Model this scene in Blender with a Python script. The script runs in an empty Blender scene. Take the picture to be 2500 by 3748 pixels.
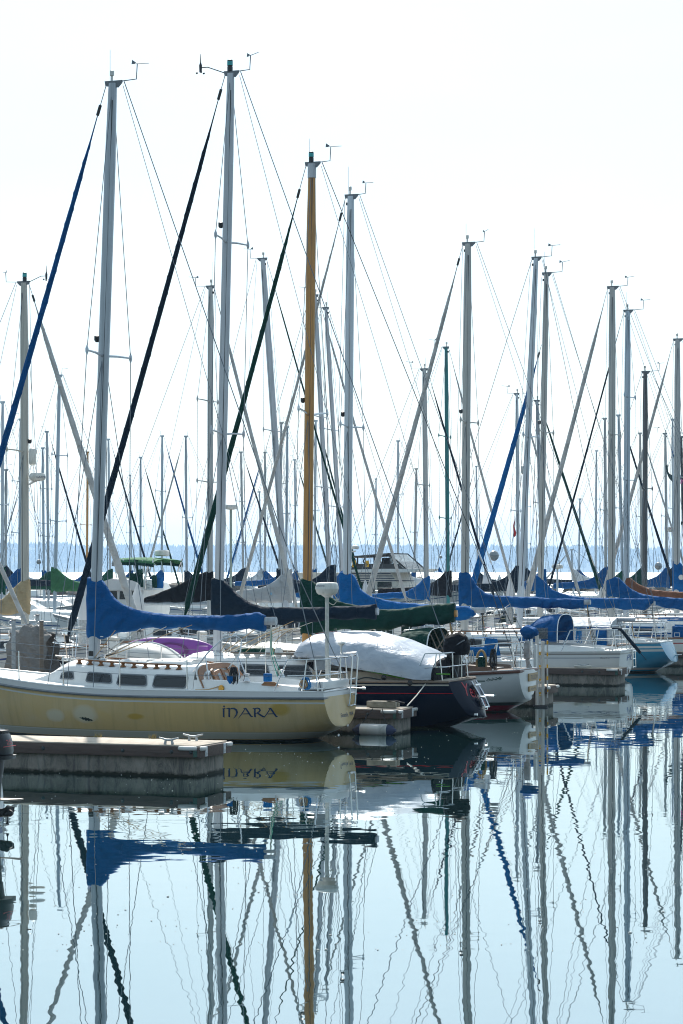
EXPO = 0.5
HAZE = 0.00011
WAVE = 1.0
import bpy, bmesh, math, random
from mathutils import Vector, Matrix, noise
random.seed(11)
SC = bpy.context.scene
COL = SC.collection
# measured camera: 85 mm lens, eye 3.3 m above the water, looking level along +Y
F = 8850.0; H = 3.3; HY = 2090.0; CX = 1250.0
TH = math.radians(22)
pi = math.pi

def lerp(a, b, t): return a + (b - a) * t
def sstep(t):
    t = max(0.0, min(1.0, t)); return t * t * (3 - 2 * t)
def interp(tab, x):
    if x <= tab[0][0]: return tab[0][1]
    for (x0, y0), (x1, y1) in zip(tab, tab[1:]):
        if x <= x1:
            return lerp(y0, y1, (x - x0) / (x1 - x0))
    return tab[-1][1]
def W(px, py, D):
    return Vector(((px - CX) / F * D, D, H - (py - HY) / F * D))

# ------------------------------------------------------------------ geometry collector
class MB:
    def __init__(s):
        s.v = []; s.f = []
    def add(s, v, f):
        n = len(s.v)
        s.v += [tuple(p) for p in v]
        s.f += [tuple(i + n for i in q) for q in f]
        return s
    def box(s, c, size, rz=0.0, b=0.0):
        bm = bmesh.new()
        bmesh.ops.create_cube(bm, size=1.0)
        for v in bm.verts:
            v.co = Vector((v.co.x * size[0], v.co.y * size[1], v.co.z * size[2]))
        if b > 0:
            bmesh.ops.bevel(bm, geom=bm.edges[:], offset=b, segments=2, affect='EDGES', profile=0.5)
        m = Matrix.Translation(Vector(c)) @ Matrix.Rotation(rz, 4, 'Z')
        bm.verts.index_update()
        s.add([m @ v.co for v in bm.verts], [[v.index for v in f.verts] for f in bm.faces])
        bm.free(); return s
    def tube(s, pts, r, n=8, sq=1.0, cap=True):
        pts = [Vector(p) for p in pts]
        k = len(pts)
        rr = r if isinstance(r, (list, tuple)) else [r] * k
        t0 = (pts[1] - pts[0]).normalized()
        up = Vector((0, 1, 0)) if abs(t0.y) < 0.9 else Vector((1, 0, 0))
        a = (up - t0 * up.dot(t0)).normalized()
        rings = []
        for i in range(k):
            t = (pts[min(i + 1, k - 1)] - pts[max(i - 1, 0)])
            if t.length < 1e-9: t = t0.copy()
            t.normalize()
            a = (a - t * a.dot(t))
            if a.length < 1e-6: a = t.orthogonal()
            a.normalize()
            b = t.cross(a)
            rings.append([pts[i] + a * (math.cos(2 * pi * j / n) * rr[i] * sq) + b * (math.sin(2 * pi * j / n) * rr[i]) for j in range(n)])
        return s.loft(rings, True, cap, cap)
    def loft(s, rings, closed=True, c0=False, c1=False):
        n = len(rings[0]); v = [p for r in rings for p in r]; f = []
        for i in range(len(rings) - 1):
            for j in range(n if closed else n - 1):
                a = i * n + j; b = i * n + (j + 1) % n
                f.append((a, b, b + n, a + n))
        if c0: f.append(tuple(range(n - 1, -1, -1)))
        if c1: f.append(tuple((len(rings) - 1) * n + j for j in range(n)))
        return s.add(v, f)
    def lathe(s, prof, c=(0, 0, 0), n=16, axis='z'):
        c = Vector(c); rings = []
        for r, h in prof:
            ring = []
            for j in range(n):
                a = 2 * pi * j / n; x, y = r * math.cos(a), r * math.sin(a)
                p = {'z': (x, y, h), 'x': (h, x, y), 'y': (x, h, y)}[axis]
                ring.append(c + Vector(p))
            rings.append(ring)
        return s.loft(rings, True, True, True)
    def ball(s, c, r, sub=2, sc=(1, 1, 1), jit=0.0, seed=0):
        bm = bmesh.new(); bmesh.ops.create_icosphere(bm, subdivisions=sub, radius=1.0)
        bm.verts.index_update()
        out = []
        for v in bm.verts:
            d = 1 + (jit * noise.noise(v.co * 1.7 + Vector((seed * 3.1, seed * 1.7, seed))) if jit else 0)
            out.append(Vector(c) + Vector((v.co.x * sc[0], v.co.y * sc[1], v.co.z * sc[2])) * r * d)
        s.add(out, [[v.index for v in f.verts] for f in bm.faces]); bm.free(); return s
    def prism(s, pts, off):
        # pts: closed outline in space, off: vector giving the thickness
        n = len(pts); off = Vector(off)
        a = [Vector(p) for p in pts]; b = [p + off for p in a]
        f = [tuple(range(n - 1, -1, -1)), tuple(range(n, 2 * n))] + [(i, (i + 1) % n, (i + 1) % n + n, i + n) for i in range(n)]
        return s.add(a + b, f)
    def obj(s, name, mat, parent=None, smooth=40, attrs=None):
        me = bpy.data.meshes.new(name)
        me.from_pydata(s.v, [], s.f)
        bm = bmesh.new(); bm.from_mesh(me)
        bmesh.ops.recalc_face_normals(bm, faces=bm.faces[:])
        bm.to_mesh(me); bm.free()
        if mat: me.materials.append(mat)
        if attrs:
            for k, vals in attrs.items():
                at = me.attributes.new(k, 'FLOAT', 'POINT')
                at.data.foreach_set('value', vals)
        if smooth:
            me.polygons.foreach_set('use_smooth', [True] * len(me.polygons))
            me.set_sharp_from_angle(angle=math.radians(smooth))
        me.update()
        o = bpy.data.objects.new(name, me); COL.objects.link(o)
        if parent: o.parent = parent
        return o

def thing(name, label, cat, loc=(0, 0, 0), rz=0.0, group=None):
    o = bpy.data.objects.new(name, None); COL.objects.link(o)
    o.empty_display_size = 0.2
    o.location = loc; o.rotation_euler = (0, 0, rz)
    o['label'] = label; o['category'] = cat
    if group: o['group'] = group
    return o
def tag(o, label, cat, group=None, kind=None):
    if label: o['label'] = label
    if cat: o['category'] = cat
    if group: o['group'] = group
    if kind: o['kind'] = kind
    return o
def copy_tree(o, parent=None):
    c = o.copy(); COL.objects.link(c); c.parent = parent
    for ch in list(o.children): copy_tree(ch, c)
    return c

# ------------------------------------------------------------------ materials
class NT:
    def __init__(s, name):
        s.m = bpy.data.materials.new(name); s.m.use_nodes = True
        s.t = s.m.node_tree; s.n = s.t.nodes; s.l = s.t.links
        s.b = s.n['Principled BSDF']
    def node(s, typ, **kw):
        n = s.n.new(typ)
        for k, v in kw.items():
            if k in n.inputs.keys(): n.inputs[k].default_value = v
            else: setattr(n, k, v)
        return n
    def link(s, a, b): s.l.new(a, b)
    def coord(s, scale=(1, 1, 1), which='Object'):
        tc = s.n.new('ShaderNodeTexCoord'); mp = s.n.new('ShaderNodeMapping')
        mp.inputs['Scale'].default_value = scale
        s.link(tc.outputs[which], mp.inputs['Vector']); return mp.outputs['Vector']
    def noise(s, vec, scale, detail=4, rough=.55, dist=0.0):
        n = s.n.new('ShaderNodeTexNoise'); n.inputs['Scale'].default_value = scale
        n.inputs['Detail'].default_value = detail; n.inputs['Roughness'].default_value = rough
        n.inputs['Distortion'].default_value = dist
        s.link(vec, n.inputs['Vector']); return n.outputs['Fac']
    def ramp(s, fac, stops):
        r = s.n.new('ShaderNodeValToRGB'); e = r.color_ramp.elements
        while len(e) < len(stops): e.new(0.5)
        for i, (p, c) in enumerate(stops):
            e[i].position = p; e[i].color = (*c, 1) if len(c) == 3 else c
        s.link(fac, r.inputs['Fac']); return r.outputs['Color']
    def mix(s, fac, a, b):
        m = s.n.new('ShaderNodeMix'); m.data_type = 'RGBA'
        for sock, val in ((m.inputs['Factor'], fac), (m.inputs[6], a), (m.inputs[7], b)):
            if hasattr(val, 'links'): s.link(val, sock)
            else: sock.default_value = val if not isinstance(val, tuple) else (*val[:3], 1)
        return m.outputs[2]
    def math(s, op, a, b=0.0, clamp=False):
        m = s.n.new('ShaderNodeMath'); m.operation = op; m.use_clamp = clamp
        for sock, val in ((m.inputs[0], a), (m.inputs[1], b)):
            if hasattr(val, 'links'): s.link(val, sock)
            else: sock.default_value = val
        return m.outputs[0]
    def bump(s, h, strength=.3, dist=.02):
        b = s.n.new('ShaderNodeBump'); b.inputs['Strength'].default_value = strength; b.inputs['Distance'].default_value = dist
        s.link(h, b.inputs['Height']); s.link(b.outputs['Normal'], s.b.inputs['Normal']); return b
    def col(s, c):
        if hasattr(c, 'links'): s.link(c, s.b.inputs['Base Color'])
        else: s.b.inputs['Base Color'].default_value = (*c, 1)
    def set(s, **kw):
        for k, v in kw.items(): s.b.inputs[k.replace('_', ' ')].default_value = v
        return s.m
def tint(c, k): return tuple(min(1, x * k) for x in c)

_mc = {}
def M(name, c, rough=.5, metal=0., var=.18, scale=3., bump=0., bscale=30., stretch=(1, 1, 1), spec=.5, dirt=None):
    if name in _mc: return _mc[name]
    t = NT(name); v = t.coord(stretch)
    f = t.noise(v, scale)
    cc = t.ramp(f, [(.28, tint(c, 1 - var)), (.72, tint(c, 1 + var))])
    if dirt:
        g = t.noise(t.coord((1.3, 1.3, .35)), 2.6, 6, .65)
        k = t.ramp(g, [(.5, (0, 0, 0)), (.72, (1, 1, 1))])
        cc = t.mix(t.math('MULTIPLY', k, dirt[1]), cc, dirt[0])
    t.col(cc)
    if bump: t.bump(t.noise(v, bscale, 5), bump, .01)
    _mc[name] = t.set(Roughness=rough, Metallic=metal, Specular_IOR_Level=spec)
    return _mc[name]
def fabric(name, c, sheen=.0, trans=None):
    if name in _mc: return _mc[name]
    t = NT(name)
    v = t.coord((1.0, 2.0, 2.2))
    f = t.noise(v, 1.6, 5, .6, .4)
    cc = t.ramp(f, [(.25, tint(c, .78)), (.75, tint(c, 1.2))])
    fade = t.noise(t.coord(), .9, 3)
    cc = t.mix(t.math('MULTIPLY', t.ramp(fade, [(.5, (0, 0, 0)), (.75, (1, 1, 1))]), .18), cc, tuple(min(1, x * 1.25 + .003) for x in c))
    t.col(cc)
    w = t.n.new('ShaderNodeTexWave'); w.inputs['Scale'].default_value = 1.3; w.inputs['Distortion'].default_value = 7; w.inputs['Detail'].default_value = 3
    w.inputs['Detail Scale'].default_value = 1.2; w.bands_direction = 'DIAGONAL'
    t.link(t.coord((1, .6, .8)), w.inputs['Vector'])
    h = t.math('ADD', w.outputs['Fac'], t.noise(v, 5, 5))
    t.bump(h, .8, .05)
    t.set(Roughness=.8, Specular_IOR_Level=.18)
    t.b.inputs['Sheen Weight'].default_value = sheen
    _mc[name] = t.m; return t.m
def alloy(name, c, rough=.42, metal=.55):
    if name in _mc: return _mc[name]
    t = NT(name)
    f = t.noise(t.coord((14, 14, .5)), 1.0, 5, .6)
    g = t.noise(t.coord((6, 6, 6)), 2.0, 4)
    cc = t.ramp(f, [(.25, tint(c, .72)), (.7, tint(c, 1.12))])
    cc = t.mix(t.math('MULTIPLY', g, .25), cc, tint(c, .6))
    t.col(cc)
    _mc[name] = t.set(Roughness=rough, Metallic=metal); return t.m
def wood(name, c, rough=.5, axis='x'):
    if name in _mc: return _mc[name]
    t = NT(name)
    sc = {'x': (1.2, 14, 14), 'z': (16, 16, .8)}[axis]
    f = t.noise(t.coord(sc), 1.8, 7, .65, .6)
    t.col(t.ramp(f, [(.2, tint(c, .45)), (.5, c), (.8, tint(c, 1.35))]))
    t.bump(f, .35, .006)
    _mc[name] = t.set(Roughness=rough); return t.m
def hullmat(name, base, bands=(), rough=.22, stain=None, coat=.0, patches=(), spec=.5):
    """gel-coat hull: bands = (attribute, low, high, colour) where sd = metres below the sheer, hz = height over water"""
    t = NT(name)
    v = t.coord()
    n1 = t.noise(v, 1.1, 4)
    c = t.ramp(n1, [(.3, tint(base, .93)), (.7, tint(base, 1.06))])
    if stain:
        s1 = t.noise(t.coord((.55, 1, .9)), 1.2, 5, .6, .3)
        c = t.mix(t.math('MULTIPLY', t.ramp(s1, [(.46, (0, 0, 0)), (.66, (1, 1, 1))]), stain[1]), c, stain[0])
        s2 = t.noise(t.coord((9, 1, .6)), 1.0, 4)
        c = t.mix(t.math('MULTIPLY', t.ramp(s2, [(.5, (0, 0, 0)), (.72, (1, 1, 1))]), .28), c, tint(base, .5))
    for (px_, pz_, rx_, rz_, pc_) in patches:      # filler patches and repairs
        sp = t.n.new('ShaderNodeSeparateXYZ'); t.link(t.coord(), sp.inputs[0])
        wob = t.math('MULTIPLY', t.math('SUBTRACT', t.noise(t.coord((3, 3, 3)), 1.5, 3), .5), .7)
        dx = t.math('DIVIDE', t.math('SUBTRACT', sp.outputs['X'], px_), rx_); dz = t.math('DIVIDE', t.math('SUBTRACT', sp.outputs['Z'], pz_), rz_)
        d = t.math('ADD', t.math('ADD', t.math('MULTIPLY', dx, dx), t.math('MULTIPLY', dz, dz)), wob)
        c = t.mix(t.ramp(d, [(.35, (1, 1, 1)), (1.0, (0, 0, 0))]), c, pc_)
    for at, lo, hi, bc in bands:
        a = t.n.new('ShaderNodeAttribute'); a.attribute_name = at
        k = t.math('MULTIPLY', t.math('GREATER_THAN', a.outputs['Fac'], lo), t.math('LESS_THAN', a.outputs['Fac'], hi))
        c = t.mix(k, c, bc)
    # weed and scum just above the waterline
    a = t.n.new('ShaderNodeAttribute'); a.attribute_name = 'hz'
    e = t.math('ADD', a.outputs['Fac'], t.math('MULTIPLY', t.math('SUBTRACT', t.noise(t.coord((5, 5, 5)), 2, 5), .5), .14))
    c = t.mix(t.math('LESS_THAN', e, .025), c, (.02, .028, .015))
    t.col(c)
    t.bump(t.noise(v, 2.2, 2), .05, .02)
    t.set(Roughness=rough, Specular_IOR_Level=spec); t.b.inputs['Coat Weight'].default_value = coat; t.b.inputs['Coat Roughness'].default_value = .08
    return t.m

WHITE = M('white_gelcoat', (.74, .75, .74), .35, var=.05, dirt=((.45, .43, .38), .25))
WHITE2 = M('cream_gelcoat', (.70, .66, .55), .4, var=.06, dirt=((.4, .36, .3), .25))
DECK = M('deck_gelcoat', (.72, .72, .69), .5, var=.06, dirt=((.42, .40, .36), .3))
GREYTRIM = M('grey_trim', (.16, .18, .2), .4)
GLASS = NT('smoked_window').set(Roughness=.06, Specular_IOR_Level=.6) ; GLASS.node_tree.nodes['Principled BSDF'].inputs['Base Color'].default_value = (.008, .013, .018, 1)
CLEAR = NT('clear_vinyl').set(Roughness=.1, Transmission_Weight=.85, IOR=1.1); CLEAR.node_tree.nodes['Principled BSDF'].inputs['Base Color'].default_value = (.75, .8, .82, 1)
STEEL = M('stainless_steel', (.62, .62, .62), .18, 1., var=.1)
WIRE = M('rigging_wire', (.15, .18, .21), .5, .3)
WIRED = M('dark_rigging_wire', (.05, .055, .06), .5, .2)
ALU = alloy('mast_aluminium', (.54, .59, .64))
ALUD = alloy('weathered_aluminium', (.41, .45, .49))
ALUW = alloy('white_painted_spar', (.56, .59, .63), .4, .05)
ALUC = alloy('cream_painted_spar', (.52, .51, .46), .4, .05)
ALU2 = alloy('warm_aluminium', (.47, .47, .45), .5, .4)
ALU3 = alloy('blue_grey_aluminium', (.40, .47, .54), .35, .6)
ALU4 = alloy('dull_spar', (.50, .52, .52), .6, .2)
DARKSPAR = alloy('dark_grey_spar', (.11, .115, .12), .45, .2)
TEALSPAR = alloy('teal_painted_spar', (.015, .19, .20), .4, .05)
SPRUCE = wood('varnished_spruce', (.50, .25, .07), .35, 'z')
TEAK = wood('oiled_teak', (.26, .115, .045), .5)
TEAKGREY = wood('weathered_teak', (.22, .17, .13), .7)
BLUE = fabric('blue_canvas', (.001, .082, .26))
BLUE2 = fabric('bright_blue_canvas', (.001, .105, .33))
NAVY = fabric('navy_canvas', (.003, .015, .032))
BLACKC = fabric('black_canvas', (.003, .005, .009))
GREEN = fabric('green_canvas', (.003, .065, .038))
DGREEN = fabric('dark_green_canvas', (.001, .040, .030))
PGREEN = fabric('pale_green_canvas', (.05, .17, .075))
TAN = fabric('tan_canvas', (.42, .33, .20))
BROWN = fabric('brown_canvas', (.17, .075, .045))
GREYC = fabric('grey_canvas', (.42, .43, .44))
WHITEC = fabric('white_canvas', (.66, .68, .70))
SAILW = fabric('furled_white_sail', (.50, .50, .49))
BLACKP = M('black_plastic', (.008, .009, .011), .45)
ROPEW = M('white_rope', (.6, .58, .52), .9)
ROPED = M('dark_rope', (.03, .032, .035), .9)
ROPEB = M('blue_rope', (.03, .22, .5), .9, var=.5, scale=60)
ROPET = M('tan_rope', (.42, .28, .14), .9)
PLASTIC = M('white_plastic', (.70, .70, .66), .45, var=.06, dirt=((.25, .23, .17), .6))
NAVYP = M('navy_plastic', (.012, .022, .07), .45)
INK = M('navy_lettering', (.012, .035, .10), .5, var=.05)
INKB = M('black_lettering', (.01, .012, .014), .5, var=.05)
INKR = M('red_lettering', (.42, .02, .03), .5, var=.05)
RED = M('red_cloth', (.5, .025, .03), .8)
ORANGE = M('orange_plastic', (.75, .14, .02), .5)
YELLOW = M('yellow_paint', (.80, .42, .01), .5)
PURPLE = M('purple_plastic', (.20, .05, .30), .45, var=.12)

def concrete():
    t = NT('stained_concrete')
    f = t.noise(t.coord((1, 1, 1)), 3.0, 8, .65)
    c = t.ramp(f, [(.25, (.15, .135, .115)), (.75, (.33, .30, .255))])
    s = t.noise(t.coord((3.2, 3.2, .9)), 1.5, 9, .8, .8)
    c = t.mix(t.math('MULTIPLY', t.ramp(s, [(.47, (0, 0, 0)), (.62, (1, 1, 1))]), .8), c, (.055, .055, .05))
    s2 = t.noise(t.coord((11, 11, .6)), 1.0, 4)
    c = t.mix(t.math('MULTIPLY', t.ramp(s2, [(.56, (0, 0, 0)), (.72, (1, 1, 1))]), .30), c, (.36, .36, .34))
    g = t.n.new('ShaderNodeNewGeometry'); sp = t.n.new('ShaderNodeSeparateXYZ'); t.link(g.outputs['Position'], sp.inputs[0])
    e = t.math('ADD', sp.outputs['Z'], t.math('MULTIPLY', t.math('SUBTRACT', t.noise(t.coord((4, 4, 4)), 2, 5), .5), .13))
    c = t.mix(t.ramp(e, [(.03, (1, 1, 1)), (.075, (0, 0, 0))]), c, (.012, .016, .009))
    k = t.ramp(e, [(.24, (0, 0, 0)), (.33, (1, 1, 1))])
    c = t.mix(t.math('MULTIPLY', k, .45), c, (.06, .065, .02))
    t.col(c); t.bump(t.noise(t.coord(), 40, 6), .5, .006)
    return t.set(Roughness=.9)
CONC = concrete()
CONCTOP = M('sandy_concrete_top', (.50, .43, .35), .9, var=.12, scale=6, bump=.3, bscale=60, dirt=((.22, .19, .15), .5))
WALER = wood('weathered_waler_wood', (.105, .075, .064), .85)
GALV = M('galvanised_steel', (.40, .42, .43), .55, .35, var=.3, scale=14)
VINYL = M('scuffed_white_vinyl', (.62, .62, .60), .5, var=.15, dirt=((.08, .08, .06), .8))

# ------------------------------------------------------------------ lettering
def text2d(s, size=1.0, shear=0.0):
    cu = bpy.data.curves.new('lettering', 'FONT'); cu.body = s; cu.size = size; cu.shear = shear; cu.resolution_u = 3
    ob = bpy.data.objects.new('lettering', cu); COL.objects.link(ob)
    bpy.context.view_layer.update()
    dg = bpy.context.evaluated_depsgraph_get()
    me = bpy.data.meshes.new_from_object(ob.evaluated_get(dg))
    v = [(p.co.x, p.co.y) for p in me.vertices]; f = [tuple(p.vertices) for p in me.polygons]
    bpy.data.objects.remove(ob); bpy.data.meshes.remove(me); bpy.data.curves.remove(cu)
    x0 = min(p[0] for p in v); x1 = max(p[0] for p in v); y0 = min(p[1] for p in v); y1 = max(p[1] for p in v)
    return [((a - x0) / (x1 - x0), (b - y0) / (y1 - y0)) for a, b in v], f
def put_text(name, s, fn, mat, parent, shear=0.0, mesh=None):
    """fn maps letter coordinates (0..1, 0..1) onto a point of the surface"""
    v, f = mesh or text2d(s, 1, shear)
    mb = MB(); mb.v = [tuple(fn(a, b)) for a, b in v]; mb.f = f
    return mb.obj(name, mat, parent, smooth=0)
def strokes(lst):
    v = []; f = []
    for pl in lst:
        n = len(pl); base = len(v)
        for i, (x, y, w) in enumerate(pl):
            a = pl[max(i - 1, 0)]; b = pl[min(i + 1, n - 1)]
            tx, ty = b[0] - a[0], b[1] - a[1]; L = math.hypot(tx, ty) or 1
            nx, ny = -ty / L * w / 2, tx / L * w / 2
            v += [(x + nx, y + ny), (x - nx, y - ny)]
        for i in range(n - 1):
            q = base + 2 * i; f.append((q, q + 1, q + 3, q + 2))
    return v, f
# ------------------------------------------------------------------ boats
class Boat:
    def __init__(s, label, px, D, row=1, name='sailboat', cat='sailboat', group=None, **P):
        s.P = dict(bow=3.6, stern=-5.4, B=3.1, tr=.72, sh=(1.35, 1.0, 1.02), d=.5, rb=.75, rs=.15, zt=.2, zf=.12, e1=.62, e2=1.0, es=0.0, det=2, cam=.05, bulge=.05, tsd=1)
        s.P.update(P)
        s.rz = pi - TH if row == 1 else -TH
        s.D = D; s.X = (px - CX) / F * D
        s.e = thing(name, label, cat, (s.X, D, 0), s.rz, group)
        s.c, s.n = math.cos(s.rz), math.sin(s.rz)
        s.row = row; s.camside = 1 if row == 1 else -1
    def L(s, px, py, y=0.0):
        k = (px - CX) / F
        x = (k * s.D + k * s.c * y - s.X + s.n * y) / (s.c - k * s.n)
        return x, H - (py - HY) / F * (s.D + s.n * x + s.c * y)
    # --- hull surface
    def sx(s, t): return lerp(s.P['bow'], s.P['stern'], t)
    def sheer(s, t):
        a, m, z = s.P['sh']
        if t < .6: return m + (a - m) * ((.6 - t) / .6) ** 2
        return m + (z - m) * ((t - .6) / .4) ** 2
    def beam(s, t):
        B = s.P['B'] / 2
        if t < .58: return max(.02, B * (1 - (1 - t / .58) ** 2.1))
        return B * (1 - (1 - s.P['tr']) * ((t - .58) / .42) ** 2)
    def zk(s, t):
        P = s.P
        return -P['d'] * (1 - abs(2 * t - 1) ** 2.5) + (P['zt'] * t ** 7) + P['zf'] * (1 - t) ** 7
    def xoff(s, t, fr):
        return -s.P['rb'] * fr * (1 - t) ** 3 - s.P['rs'] * fr * t ** 5
    def hpt(s, t, a, side=1):
        sh = s.sheer(t); fr = math.sin(a) ** s.P['e2']
        z = sh - (sh - s.zk(t)) * fr
        e1 = s.P['e1'] + .5 * (1 - t) ** 3 + s.P['es'] * t ** 4
        y = s.beam(t) * max(0, math.cos(a)) ** e1
        return Vector((s.sx(t) + s.xoff(t, fr), side * y, z))
    def yat(s, x, z):
        t = (x - s.P['bow']) / (s.P['stern'] - s.P['bow'])
        for _ in range(8):
            t = max(0.0, min(1.0, t))
            sh = s.sheer(t); fr = max(0.0, min(1.0, (sh - z) / (sh - s.zk(t))))
            t = (x - s.xoff(t, fr) - s.P['bow']) / (s.P['stern'] - s.P['bow'])
        t = max(0.0, min(1.0, t))
        a = math.asin(fr ** (1 / s.P['e2']))
        return s.beam(t) * max(0, math.cos(a)) ** (s.P['e1'] + .5 * (1 - t) ** 3 + s.P['es'] * t ** 4)
    def tx(s, x): return max(0, min(1, (x - s.P['bow']) / (s.P['stern'] - s.P['bow'])))
    def dz(s, x, y=0.0):
        t = s.tx(x); b = s.beam(t)
        return s.sheer(t) + s.P['cam'] * (1 - min(1, (y / b) ** 2))
    def part(s, name, mb, mat, parent=None, smooth=40, attrs=None):
        return mb.obj(name, mat, parent or s.e, smooth, attrs)
    def hull(s, mat, deckmat=None):
        det = s.P['det']; ns = (14, 22, 34)[det]; nt = (6, 9, 13)[det]
        mb = MB(); hz = []; sd = []; rings = []
        for i in range(ns + 1):
            u = i / ns; t = u * .6 + .4 * sstep(u)
            ring = [s.hpt(t, pi / 2 * j / nt, 1) for j in range(nt)] + [s.hpt(t, pi / 2, 1)] + [s.hpt(t, pi / 2 * j / nt, -1) for j in range(nt - 1, -1, -1)]
            rings.append(ring); sh = s.sheer(t)
            hz += [p.z for p in ring]; sd += [sh - p.z for p in ring]
        mb.loft(rings, False)
        er = rings[-1]; n = len(er); bu = s.P['bulge']; m = 8; tr_ = []
        for j in range(nt + 1):
            a, b_ = er[j], er[n - 1 - j]
            row = [a.lerp(b_, k / m) for k in range(m + 1)]
            for k, p in enumerate(row): p.x -= bu * (1 - (2 * k / m - 1) ** 2) * min(1, 4 * (a.y - b_.y) / max(.01, er[0].y * 2))
            tr_.append(row)
        mb.loft(tr_, False); sh = s.sheer(1)
        hz += [p.z for r in tr_ for p in r]; sd += [(sh - p.z) if (sh - p.z < .125 and s.P['tsd']) else 9 for r in tr_ for p in r]
        s.hullo = s.part('hull', mb, mat, None, 35, dict(hz=hz, sd=sd))
        mb = MB(); rings = []
        for i in range(ns + 1):
            t = i / ns; b = s.beam(t) - .005
            rings.append([Vector((s.sx(t), b * w, s.sheer(t) - .012 + s.P['cam'] * (1 - w * w))) for w in (-1, -.75, -.4, 0, .4, .75, 1)])
        mb.loft(rings, False)
        s.decko = s.part('deck', mb, deckmat or DECK, None, 60)
        return s.hullo
    def rail(s, name, mat, dz=0.0, out=.0, r=.03, sq=1.0, t0=0.01, t1=1.0, trans=True, n=6):
        det = s.P['det']; N = (12, 20, 32)[det]
        ts = [lerp(t0, t1, i / N) for i in range(N + 1)]
        pts = [Vector((s.sx(t), s.beam(t) + out, s.sheer(t) + dz)) for t in ts]
        q = [Vector((p.x, -p.y, p.z)) for p in reversed(pts)]
        mb = MB()
        if trans: mb.tube(pts + q, r, n, sq)
        else: mb.tube(pts, r, n, sq); mb.tube(q, r, n, sq)
        return s.part(name, mb, mat)
    # --- cabin
    def cabin(s, x0, x1, w0, w1, h0, h1, sl=.8, tum=.10, mat=None, crown=.06, aft=.05):
        s.cb = dict(x0=x0, x1=x1, w0=w0, w1=w1, h0=h0, h1=h1, sl=sl, tum=tum, crown=crown)
        N = 10 if s.P['det'] < 2 else 22
        mb = MB(); rings = []
        for i in range(N + 1):
            x = lerp(x0, x1, (i / N) ** 1.3); w, h = s.cw(x), s.ch(x); z = s.dz(x, w) - .02
            k = min(1, h / .25)
            xs = x - (aft if i == N else 0) * 0
            prof = [(w, 0), (w - tum * k * .5, h * .42), (w - tum * k, h * .84), (w - tum * k - .05, h * .95), (w - tum * k - .16, h * 1.02), (w * .4, h + crown * k * .85), (0, h + crown * k)]
            ring = [Vector((xs, a, z + b)) for a, b in prof]
            ring += [Vector((xs, -a, z + b)) for a, b in reversed(prof[:-1])]
            rings.append(ring)
        mb.loft(rings, False); n = len(rings[0])
        mb.f.append(tuple(N * n + j for j in range(n)))
        s.cabo = s.part('cabin', mb, mat or WHITE, None, 35)
        return s.cabo
    def cw(s, x):
        c = s.cb; u = (c['x0'] - x) / (c['x0'] - c['x1'])
        return lerp(c['w0'], c['w1'], u ** .7)
    def ch(s, x):
        c = s.cb; u = (c['x0'] - x) / (c['x0'] - c['x1'])
        return lerp(c['h0'], c['h1'], u) * sstep(min(1, .04 + (c['x0'] - x) / c['sl']))
    def cside(s, x, v, side=1, off=0.0):
        w, h = s.cw(x), s.ch(x); z = s.dz(x, w) - .02; c = s.cb
        return Vector((x, side * (w - c['tum'] * min(1, h / .25) * v * .84 / .84 + off), z + h * .84 * v))
    def ctop(s, x): return s.dz(x, s.cw(x)) - .02 + s.ch(x) + s.cb['crown']
    def window(s, xa, xb, va, vb, side=1, mat=None, fmat=None, sl0=0.0, sl1=0.0, rnd=.25):
        """rounded window lying on the cabin side; sl = slant of its ends"""
        def outline(g):
            L = abs(xb - xa); out = []
            hv = (vb - va)
            cs = [(xa + (-g), va - g / .3, 1, 0), (xb + g, va - g / .3, 2, 0), (xb + g + sl1, vb + g / .3, 3, 0), (xa - g + sl0, vb + g / .3, 4, 0)]
            rx = min(.06, L * .2); rv = hv * rnd
            for (cx_, cv, q, _) in cs:
                sxn = 1 if q in (1, 4) else -1; svn = 1 if q in (1, 2) else -1
                ox, ov = cx_ + sxn * rx, cv + svn * rv
                a0 = {1: 180, 2: 270, 3: 0, 4: 90}[q]
                for k in range(5):
                    a = math.radians(a0 + 22.5 * k)
                    out.append((ox + rx * math.cos(a), ov + rv * math.sin(a)))
            return out
        xa, xb = min(xa, xb), max(xa, xb)
        g = .022
        fr = s.part('window', MB().prism([s.cside(x, v, side, .001) for x, v in outline(g)], (0, side * .014, 0)), fmat or GREYTRIM, None, 30)
        s.part('pane', MB().prism([s.cside(x, v, side, .012) for x, v in outline(0)], (0, side * .008, 0)), mat or GLASS, fr, 30)
        return fr
    # --- rig
    def mast(s, top, zb, fa=.10, lat=.065, mat=None, head=0, taper=.75, track=True):
        xt, zt = s.L(*top, 0)
        s.xt, s.zt, s.zb = xt, zt, zb
        mb = MB(); rings = []
        n = 12 if s.P['det'] > 0 else 8
        for u in (0, .3, .6, .86, .95, 1.0):
            k = 1 if u < .85 else lerp(1, taper, (u - .85) / .15)
            c = Vector((xt * u, 0, lerp(zb, zt, u)))
            rings.append([c + Vector((fa * k * math.copysign(abs(math.cos(a)) ** .8, math.cos(a)), lat * k * math.copysign(abs(math.sin(a)) ** .8, math.sin(a)), 0)) for a in [2 * pi * j / n for j in range(n)]])
        mb.loft(rings, True, True, True)
        s.masto = s.part('mast', mb, mat or ALU, None, 50)
        s.mfa, s.mlat = fa, lat
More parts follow.
